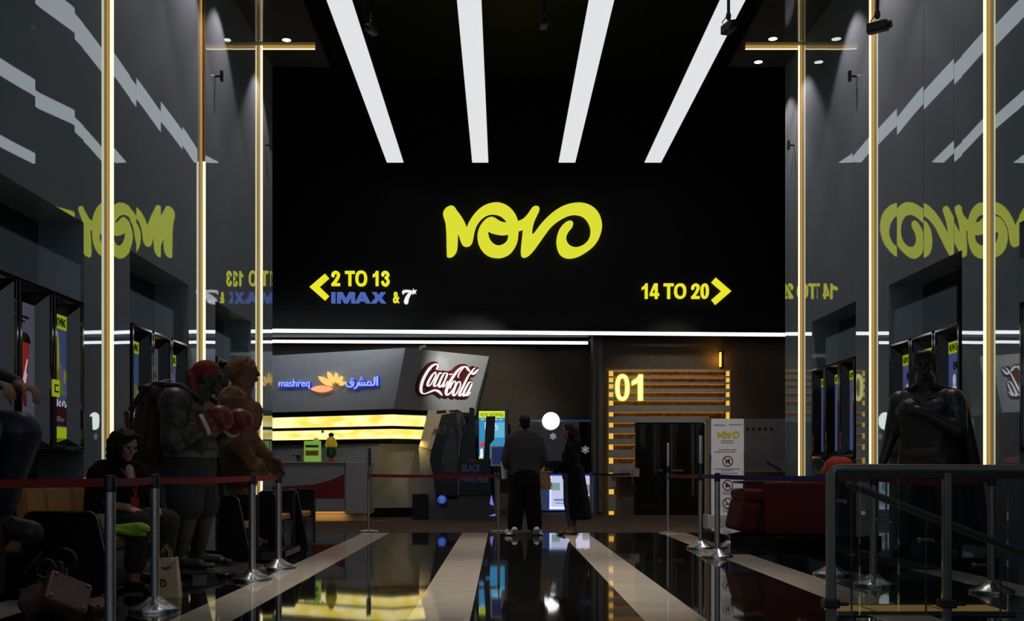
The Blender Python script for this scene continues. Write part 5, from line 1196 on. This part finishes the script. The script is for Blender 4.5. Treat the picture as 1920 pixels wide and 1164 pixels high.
for q in (-1, 1):
    sh = blob('shoe', [G.c((q*.145, .31, .045), (q*.165, .53, .035), .046, .04), G.e((q*.15, .4, .018), (.045, .15, .02))], m_plastic, t, .009, 2)
bm = BM(); c = G.p(.185, .325, .677); bmt = [c+Vector((.036*math.cos(a*PI/6), .030*math.sin(a*PI/6), .014*math.cos(a*PI/6))) for a in range(13)]; tube(bm, bmt, .005); obj('bracelet', bm, m_chrome, t)
# lime scarf under her hand, cream handbag, gift bag
c = P(250, 990, 8.42); m_limec = mat('lime_fabric', (.32, .55, .03), .7, var=.12, vscale=20)
o = blob('lime_pouch', [('c', c+Vector((-.17, .02, -.01)), c+Vector((.05, -.02, .0)), .035, .05), ('e', c+Vector((.08, -.03, .01)), (.07, .05, .035), (0, .3, 0)), ('e', c+Vector((-.03, 0, -.03)), (.14, .06, .03), (0, .15, 0))], m_limec, None, .008, 2)
tag(o, 'lime green cloth pouch lying in the lap of the seated woman', 'pouch')
c = P(185, 962, 8.75); t = thing('handbag', 'cream handbag standing on the bench beside the seated woman', 'handbag', Vector((c.x, c.y, .475)))
m_bagc = mat('cream_leather', (.52, .44, .36), .5, bump=.1, bscale=60)
bm = BM(); box(bm, (c.x-.17, c.y-.07, .475), (c.x+.20, c.y+.07, .665), .03, 3); obj('bag_body', bm, m_bagc, t, True)
bm = BM(); box(bm, (c.x-.172, c.y-.075, .58), (c.x+.202, c.y+.02, .668), .02, 3); obj('flap', bm, m_bagc, t, True)
bm = BM(); tube(bm, [Vector((c.x+.02, c.y-.075, .63)), Vector((c.x-.03, c.y-.09, .56)), Vector((c.x-.0, c.y-.09, .50)), Vector((c.x+.08, c.y-.09, .53)), Vector((c.x+.12, c.y-.08, .64))], .007); obj('strap', bm, m_dsteel, t)
Yb = 8.45; c = P(318, 1117, Yb); c.z = 0
t = thing('gift_bag', 'small cream paper carrier bag with a dark spiral, on the floor by a barrier post', 'bag', c)
bm = BM(); hexa(bm, [c+Vector(v) for v in ((-.09, -.05, 0), (.085, -.05, 0), (.085, .06, 0), (-.09, .06, 0))], [c+Vector(v) for v in ((-.085, -.03, .305), (.06, -.03, .31), (.06, .03, .31), (-.085, .03, .305))]); obj('bag_body', bm, mat('cream_bag_paper', (.62, .50, .30), .7, var=.08), t)
pb = Plane(c+Vector((0, -.055, 0)), (0, -1, .09)); f = on(pb)
bm = BM(); stroke(bm, [(305+9.5*(1-k*.045)*math.cos(k*.55+2.6)*.9, 1094+9*(1-k*.045)*math.sin(k*.55+2.6), 3.2-.08*k) for k in range(17)], f, (0, -1, .1), .004); obj('spiral_emblem', bm, mat('maroon_ink', (.09, .006, .012), .6), t)
bm = BM(); stroke(bm, [(304, 1064, 3), (311, 1066, 5), (319, 1063, 4)], f, (0, -1, .1), .004); obj('red_seal', bm, mat('red_ink', (.3, .01, .01), .6), t)
for y_ in (-.03, .03):
    bm = BM(); tube(bm, [c+Vector((-.05, y_, .29)), c+Vector((-.055, y_, .36)), c+Vector((-.03, y_, .41)), c+Vector((.0, y_, .37)), c+Vector((.01, y_, .29))], .005); obj('cord_handle', bm, m_kraft, t)
bm = BM(); capsule(bm, c+Vector((.0, -.04, .265)), c+Vector((.07, -.05, .315)), .007, .009); obj('tag_toggle', bm, m_paper, t)

# ------------------------------------------------------------------ statues (plain figures standing where the display figures stand)
m_bronze = mat('dark_olive_bronze', (.034, .034, .022), .42, var=.45, vscale=9, bump=.35, bscale=35)
m_clay = mat('rough_brown_clay', (.17, .080, .040), .85, var=.5, vscale=9, bump=1.0, bscale=16)
m_dstat = mat('dark_grey_resin', (.020, .020, .021), .38, var=.3, vscale=6, bump=.08, bscale=50)
m_cape = mat('dark_drapery_resin', (.006, .006, .007), .55, bump=.15, bscale=30)
m_glove = mat('dark_red_leather', (.17, .016, .013), .38, bump=.1, bscale=50)
m_scarf = mat('red_headscarf_cloth', (.24, .022, .020), .85, bump=.3, bscale=60)
m_strap = mat('worn_dark_leather', (.018, .014, .012), .5, bump=.2, bscale=60); m_packc = mat('brown_pack_canvas', (.055, .024, .014), .75, var=.4, vscale=7, bump=.3, bscale=40)
m_trunk = mat('dark_grey_shorts', (.030, .032, .036), .8, bump=.2, bscale=60)

bx, by = -3.03, 10.38
t = thing('round_plinth', 'black round plinth under the boxer statue', 'plinth', (bx+.05, by, 0))
bm = BM(); lathe(bm, t.location, [(.68, 0), (.68, .05), (.665, .06)], 64); obj('disc', bm, m_gblack, t, True); bm = BM(); lathe(bm, t.location, [(.655, .0595), (.655, .062)], 64); obj('top_plate', bm, mat('dark_stone_top', (.03, .03, .032), .35, var=.4, vscale=8), t)
G = Fig((bx, by, .066), -PI/2-.12, 1.0)
t = thing('statue', 'hunched dark olive boxer statue with red headscarf, red gloves and a bulky brown pack', 'statue', (bx, by, .06))
B = G.head((0, .20, 1.83), (-.0, 1, -.10), 1.35)
B += [G.c((0, .0, 1.58), (0, .14, 1.75), .13, .11), G.c((-.24, -.02, 1.55), (.24, -.02, 1.55), .17, .17), G.c((-.15, .05, 1.42), (.15, .05, 1.42), .22, .22), G.c((-.12, .02, 1.15), (.12, .02, 1.15), .21, .21), G.c((-.12, 0, .98), (.12, 0, .98), .20, .20)]
for q in (-1, 1):
    B += [G.e((q*.36, .0, 1.56), (.15, .16, .16)), G.c((q*.38, .0, 1.52), (q*.44, .02, 1.24), .125, .115), G.e((q*.43, .05, 1.38), (.11, .12, .14)), G.c((q*.44, .02, 1.20), (q*.33, .28, 1.36), .115, .07), G.e((q*.41, .12, 1.26), (.10, .12, .10)),
          G.c((q*.15, 0, .92), (q*.20, .05, .52), .165, .11), G.c((q*.20, .05, .52), (q*.22, -.02, .10), .115, .07), G.e((q*.205, -.03, .36), (.10, .11, .15)), G.c((q*.22, -.06, .06), (q*.25, .20, .05), .065, .05), G.e((q*.25, .24, .035), (.075, .06, .035)), G.e((q*.29, .29, .032), (.025, .03, .025)), G.e((q*.24, .31, .034), (.028, .035, .027)), G.e((q*.20, .30, .036), (.032, .04, .03))]
blob('body', B, m_bronze, t, .013, 2); G.eyes(m_eye, t)
for q in (-1, 1):
    g = blob('boxing_glove', [G.e((q*.27, .40, 1.44), (.115, .135, .115)), G.e((q*.20, .36, 1.42), (.05, .085, .05)), G.c((q*.335, .27, 1.355), (q*.30, .33, 1.39), .085, .10), G.e((q*.27, .45, 1.40), (.10, .09, .09))], m_glove, t, .011, 2)
    bm = BM(); a = Vector(G.p(q*.325, .285, 1.365)); b = Vector(G.p(q*.315, .305, 1.375)); d = (b-a).normalized(); cyl(bm, a-d*.018, a+d*.018, .104, .107, 28); obj('cuff_stripe', bm, m_paper, g)
S = [G.c((-.12, 0, .98), (.12, 0, .98), .222, .222), G.c((-.12, .0, .90), (.12, 0, .90), .215, .215)]
for q in (-1, 1): S += [G.c((q*.15, 0, .9), (q*.20, .04, .60), .195, .175)]
blob('shorts', S, m_trunk, t, .015, 4)
bm = BM(); lathe(bm, (0, 0, 0), [(.232, 1.06), (.236, 1.07), (.236, 1.12), (.232, 1.13)], 40)
for v in bm.verts: v.co = G.p(v.co.x*1.52, v.co.y*1.0, v.co.z)
obj('waistband', bm, mat('pale_grey_band', (.12, .125, .13), .7), t, True)
blob('headscarf', [G.e((0, .165, 1.905), (.118, .142, .105)), G.e((0, .19, 1.88), (.112, .135, .055)), G.c((-.02, .03, 1.87), (-.06, .05, 1.78), .045, .045), G.e((0, .02, 1.88), (.06, .05, .055)), G.c((.06, .05, 1.84), (.13, .10, 1.66), .045, .035), G.c((.13, .10, 1.66), (.16, .22, 1.48), .034, .018), G.c((.05, .03, 1.84), (.10, .03, 1.62), .04, .02)], m_scarf, t, .010, 2)
pk_ = blob('back_pack', [G.e((0, -.33, 1.40), (.30, .20, .34)), G.e((0, -.36, 1.22), (.28, .19, .28)), G.c((-.22, -.24, 1.66), (.22, -.24, 1.66), .10, .10), G.e((0, -.30, 1.60), (.27, .17, .18))], m_packc, t, .015, 4)
for a, b, r in (((-.02, -.50, 1.62), (.10, -.56, 1.1), .03), ((.30, -.30, 1.60), (.31, -.36, 1.15), .035)):
    bm = BM(); capsule(bm, G.p(*a), G.p(*b), r, r); obj('pack_roll', bm, m_packc, pk_)
for q in (-1, 1):
    bm = BM(); tube(bm, [G.p(*p) for p in ((q*.20, -.42, 1.72), (q*.24, -.22, 1.76), (q*.22, .0, 1.74), (q*.20, .18, 1.62), (q*.20, .24, 1.40), (q*.25, .1, 1.2), (q*.27, -.2, 1.12))], .028); obj('shoulder_strap', bm, m_strap, t)
bm = BM(); tube(bm, [G.p(*p) for p in ((.33, -.45, 1.5), (.32, -.30, 1.72), (0, -.22, 1.80), (-.3, -.30, 1.7))], .03); obj('top_strap', bm, m_strap, pk_)
bm = BM(); capsule(bm, G.p(.05, -.58, 1.02), G.p(.05, -.62, 1.40), .018, .018); capsule(bm, G.p(.05, -.62, 1.40), G.p(.05, -.625, 1.5), .022, .022); tag(obj('wrapped_staff', bm, mat('red_wrapped_rod', (.22, .03, .02), .6)), 'thin red wrapped rod slung beside the brown pack', 'rod')

cx, cy = -2.98, 12.1
t = thing('square_plinth', 'dark square plinth under the brown clay statue', 'plinth', (cx, cy, 0))
bm = BM(); box(bm, (cx-.55, cy-.42, 0), (cx+.62, cy+.42, .13), .01); obj('block', bm, m_gblack, t); bm = BM(); box(bm, (cx+.2, cy-.425, .02), (cx+.55, cy-.42, .11)); obj('plate', bm, m_dsteel, t)
G = Fig((cx, cy, .13), -PI/2+.10, 1.0)
t = thing('statue', 'tall rough brown clay statue of a broad standing man with arms hanging', 'statue', (cx, cy, .13))
B = G.head((0, .06, 1.99), (0, 1, .0), 1.55)
B += [G.c((0, -.0, 1.70), (0, .04, 1.85), .13, .12), G.c((-.26, -.03, 1.64), (.26, -.03, 1.64), .17, .17), G.c((-.15, .02, 1.48), (.15, .02, 1.48), .23, .23), G.c((-.10, .02, 1.2), (.10, .02, 1.2), .21, .21), G.c((-.12, 0, 1.02), (.12, 0, 1.02), .19, .19), G.e((.12, .17, 1.55), (.14, .08, .11)), G.e((-.12, .17, 1.55), (.14, .08, .11))]
for q in (-1, 1):
    fw_ = .16 if q > 0 else .26
    B += [G.e((q*.40, -.02, 1.62), (.16, .16, .17)), G.c((q*.42, -.02, 1.58), (q*.47, -.02+.06*(q < 0), 1.28), .125, .11), G.c((q*.47, -.02+.06*(q < 0), 1.26), (q*.44, fw_, 1.03), .115, .08), G.e((q*.46, .08, 1.18), (.10, .11, .11)),
          G.c((q*.15, 0, .98), (q*.19, .05, .55), .16, .11), G.c((q*.19, .05, .55), (q*.21, -.02, .10), .115, .075), G.e((q*.20, -.03, .38), (.10, .11, .15)), G.c((q*.21, -.04, .06), (q*.24, .18, .05), .07, .06), G.e((q*.20, .24, .04), (.035, .05, .035)), G.e((q*.255, .25, .04), (.035, .05, .035)), G.e((q*.30, .22, .04), (.03, .045, .03))]
    B += G.hand((q*.44, fw_+.01, 1.01), (-q*.05, .65, -.75), (q, .3, .2), q, .35, 1.75, .0125)
blob('body', B, m_clay, t, .012, 1, (.045, .085, 'c')); G.eyes(m_eye, t)
S = [G.c((-.12, 0, 1.0), (.12, 0, 1.0), .205, .205)]+[G.c((q*.15, 0, .97), (q*.175, .03, .76), .185, .165) for q in (-1, 1)]
blob('shorts', S, mat('dark_clay_shorts', (.05, .028, .018), .85, bump=.6, bscale=20), t, .014, 3)
for q in (-1, 1):
    pass
blob('hair', [G.e((0, .04, 2.06), (.132, .155, .11)), G.e((0, -.04, 2.0), (.125, .10, .13))], m_clay, t, .012, 1, (.05, .05, 'c'))

# dark cloaked statue at right
dx_, dy_ = 4.50, 11.3
t = thing('low_plinth', 'low dark plinth under the cloaked statue behind the glass railing', 'plinth', (dx_, dy_, 0))
bm = BM(); box(bm, (dx_-.6, dy_-.5, 0), (dx_+.55, dy_+.5, .12), .01); obj('block', bm, m_gblack, t)
G = Fig((dx_, dy_, .12), PI-.62, 1.0)
t = thing('statue', 'dark grey statue of a broad cloaked man holding his fist to his chest', 'statue', (dx_, dy_, .12))
B = G.head((0, .06, 1.98), (-.15, 1, -.02), 1.32)
B += [G.c((0, -.0, 1.70), (0, .04, 1.85), .115, .10), G.c((-.18, -.02, 1.62), (.18, -.02, 1.62), .14, .14)]+G.loft([(1.0, 0, .09, .17), (1.2, .02, .09, .165), (1.48, .03, .13, .185), (1.62, .0, .14, .13)])+[G.e((.12, .17, 1.53), (.13, .08, .10)), G.e((-.12, .17, 1.53), (.13, .08, .10))]
for q in (-1, 1):
    B += [G.c((q*.15, 0, .98), (q*.20, .06 if q > 0 else -.02, .53), .145, .10), G.c((q*.20, .06 if q > 0 else -.02, .53), (q*.22, -.02, .08), .10, .06), G.c((q*.22, -.05, .05), (q*.25, .20, .04), .055, .045), G.e((q*.28, -.01, 1.60), (.11, .13, .14))]
# in this figure +x is the viewer's left
B += [G.c((.30, -.02, 1.57), (.36, .0, 1.26), .095, .08), G.c((.36, 0, 1.26), (.42, .10, .98), .075, .05)]+G.hand((.42, .11, .96), (.1, .25, -1), (1, .2, 0), 1, .5, 1.2, .011)
B += [G.c((-.30, -.0, 1.58), (-.35, .12, 1.30), .105, .09), G.e((-.33, .06, 1.44), (.09, .11, .12)), G.c((-.35, .14, 1.29), (.0, .31, 1.50), .08, .055)]+G.hand((.02, .315, 1.51), (.9, .1, .3), (0, 1, .1), -1, 1.0, 1.15, .012)
blob('body', B, m_dstat, t, .013, 2); G.eyes(m_eye, t)
blob('hair', [G.e((0, .03, 2.05), (.122, .145, .10)), G.e((0, -.04, 1.98), (.115, .10, .12)), G.e((0, .13, 2.10), (.08, .05, .04))], m_cape, t, .011, 1, (.04, .06, 'c'))
Cc = []
for k in range(12):
    x = (-.52+.085*k)*.80; Cc += [G.c((x*.62, -.14, 1.66), (x*.95-.02, -.26+.03*(k % 2), 1.0), .055, .06), G.c((x*.95-.02, -.26+.03*(k % 2), 1.0), (x*1.12-.05, -.36+.04*(k % 2), .14), .06, .065)]
Cc += [G.c((-.26, -.10, 1.66), (.24, -.10, 1.66), .085, .085), G.c((-.32, -.10, 1.60), (-.43, -.16, 1.0), .07, .07), G.c((-.43, -.16, 1.0), (-.52, -.25, .15), .07, .07), G.c((-.26, -.06, 1.70), (-.10, .08, 1.76), .05, .04), G.c((.26, -.06, 1.70), (.10, .08, 1.76), .05, .04)]
blob('cloak', Cc, m_cape, t, .016, 3)
bm = BM(); lathe(bm, (0, 0, 0), [(.19, 1.02), (.197, 1.03), (.197, 1.11), (.19, 1.12)], 36)
for v in bm.verts: v.co = G.p(v.co.x*1.38, v.co.y*.98, v.co.z)
bl = obj('belt', bm, mat('dull_olive_belt', (.05, .042, .018), .5), t, True)

# rider statue cut by the left edge, rubble at its feet
rx, ry = -3.72, 6.95
m_blueres = mat('dark_blue_leather', (.012, .018, .040), .45, var=.3, bump=.15, bscale=40)
t = thing('statue', 'seated rider statue in dark blue trousers cut by the left edge of the picture', 'statue', (rx, ry, .13))
G = Fig((rx, ry, .13), -PI/2-.1, 1.0)
B = G.head((0, .05, 2.02), (0, 1, 0), 1.15)+[G.c((0, -.05, 1.78), (0, .0, 1.93), .08, .075), G.c((-.20, -.06, 1.72), (.20, -.06, 1.72), .12, .12), G.c((-.12, -.05, 1.5), (.12, -.05, 1.5), .17, .17), G.c((-.12, -.08, 1.22), (.12, -.08, 1.22), .17, .17)]
for q in (-1, 1):
    B += [G.c((q*.27, -.04, 1.70), (q*.32, .20, 1.52), .085, .07), G.c((q*.32, .20, 1.52), (q*.17, .50, 1.44), .068, .042)]+G.hand((q*.165, .515, 1.435), (.0, .9, -.25), (.0, .3, 1), q, 1.9, 1.25, .011)
    B += [G.c((q*.16, -.05, 1.15), (q*.24, .46, 1.10), .15, .11), G.c((q*.24, .46, 1.10), (q*.26, .30, .55), .10, .07), G.c((q*.26, .28, .50), (q*.28, .48, .46), .055, .05)]
blob('body', B, m_skin, t, .010, 1); G.eyes(m_eye, t)
blob('jacket', [G.c((-.20, -.06, 1.72), (.20, -.06, 1.72), .14, .14), G.c((-.12, -.05, 1.5), (.12, -.05, 1.5), .19, .19), G.c((-.12, -.08, 1.25), (.12, -.08, 1.25), .185, .185)]+[G.c((q*.27, -.04, 1.70), (q*.32, .20, 1.52), .10, .088) for q in (-1, 1)]+[G.c((q*.32, .20, 1.52), (q*.185, .475, 1.447), .085, .058) for q in (-1, 1)], m_strap, t, .013, 3)
T = [G.c((-.14, -.08, 1.15), (.14, -.08, 1.15), .19, .19)]
for q in (-1, 1): T += [G.c((q*.16, -.05, 1.13), (q*.24, .47, 1.12), .185, .150), G.c((q*.24, .47, 1.10), (q*.26, .32, .62), .140, .10)]
tr_ = blob('trousers', T, m_blueres, t, .014, 4)
bm = BM(); tube(bm, [G.p(.30, .30, 1.245), G.p(.36, .44, 1.19), G.p(.385, .50, 1.08), G.p(.37, .46, .95)], .009); tube(bm, [G.p(.26, .30, 1.27), G.p(.32, .46, 1.235), G.p(.36, .56, 1.10)], .007); obj('side_stripe', bm, mat('pale_blue_piping', (.10, .22, .28), .5), tr_)
blob('hair', [G.e((0, .03, 2.08), (.098, .118, .09))], m_hair, t, .012, 2)
for q in (-1, 1): blob('boot', [G.c((q*.26, .31, .62), (q*.27, .30, .42), .095, .085), G.c((q*.265, .27, .50), (q*.285, .53, .455), .09, .08)], m_strap, t, .013, 2)
t = thing('rock_seat', 'dark rocky block carrying the rider statue at the left edge', 'rock', (rx, ry, 0))
bm = BM(); rg = random.Random(3)
t_ = BM(); bmesh.ops.create_icosphere(t_, subdivisions=3, radius=1)
for v in t_.verts: v.co = Vector((v.co.x*.5, v.co.y*.48, max(-.55, v.co.z)))*(1+rg.uniform(-.05, .05)); v.co.z = v.co.z*.72+.34
mn = min(v.co.z for v in t_.verts)
for v in t_.verts: v.co.z -= mn
merge(bm, t_, Matrix.Translation((rx-.05, ry, 0))); obj('boulder', bm, mat('dark_maroon_rock', (.022, .010, .009), .8, var=.5, vscale=5, bump=.7, bscale=10), t)
m_pink = mat('dusty_pink_metal', (.11, .040, .038), .55, var=.35, vscale=8, bump=.2, bscale=40)
def rub(loc, size, rot, label, m):
    t = thing('broken_armour_plate', label, 'metal piece', loc, 'broken pieces on the floor')
    b2 = BM(); box(b2, (-size[0]/2, -size[1]/2, 0), (size[0]/2, size[1]/2, size[2]), .02); bm = BM(); M = Matrix.Translation(loc) @ Euler(rot).to_matrix().to_4x4(); merge(bm, b2, M); obj('plate', bm, m, t)
    for sx in (-1, 1):
        for sy in (-1, 1):
            b2 = BM(); cyl(b2, (sx*size[0]*.38, sy*size[1]*.38, size[2]-.004), (sx*size[0]*.38, sy*size[1]*.38, size[2]+.01), .013, n=10); bm = BM(); merge(bm, b2, M); obj('bolt', bm, m_dsteel, t)
    return t
rub((-3.02, 7.35, .10), (.30, .34, .10), (.55, .45, .5), 'largest dusty pink bolted plate on the floor at bottom left', m_pink)
rub((-3.22, 7.42, .06), (.16, .3, .12), (.3, -.5, .2), 'narrow pink bolted plate leaning left of the largest one', m_pink)
rub((-2.86, 7.55, .0), (.16, .26, .08), (0, .35, -.3), 'small pink bolted plate nearest the first barrier post', m_pink)
t = thing('broken_machine_part', 'dark tangle of broken rings and rods above the pink plates', 'metal piece', (-3.18, 7.5, 0))
bm = BM(); q = Vector((-3.16, 7.55, .30))
for k, (r, a) in enumerate(((.07, .3), (.055, 1.2), (.09, -.5))):
    tube(bm, [q+Vector((.05*k-.06+r*math.cos(x*PI/8), .03*k, .03*k+r*math.sin(x*PI/8)*math.cos(a))) for x in range(17)], .012)
obj('ring_cluster', bm, m_plastic, t)
bm = BM()
for k in range(5): capsule(bm, q+Vector((-.12+.05*k, 0, -.29)), q+Vector((-.05+.03*k, .03, .0+.03*(k % 2))), .014, .012)
for k in range(3): capsule(bm, q+Vector((-.20+.02*k, -.03, -.02+.03*k)), q+Vector((-.12+.02*k, -.05, .06+.03*k)), .010, .009)
obj('rods', bm, m_pink, t)
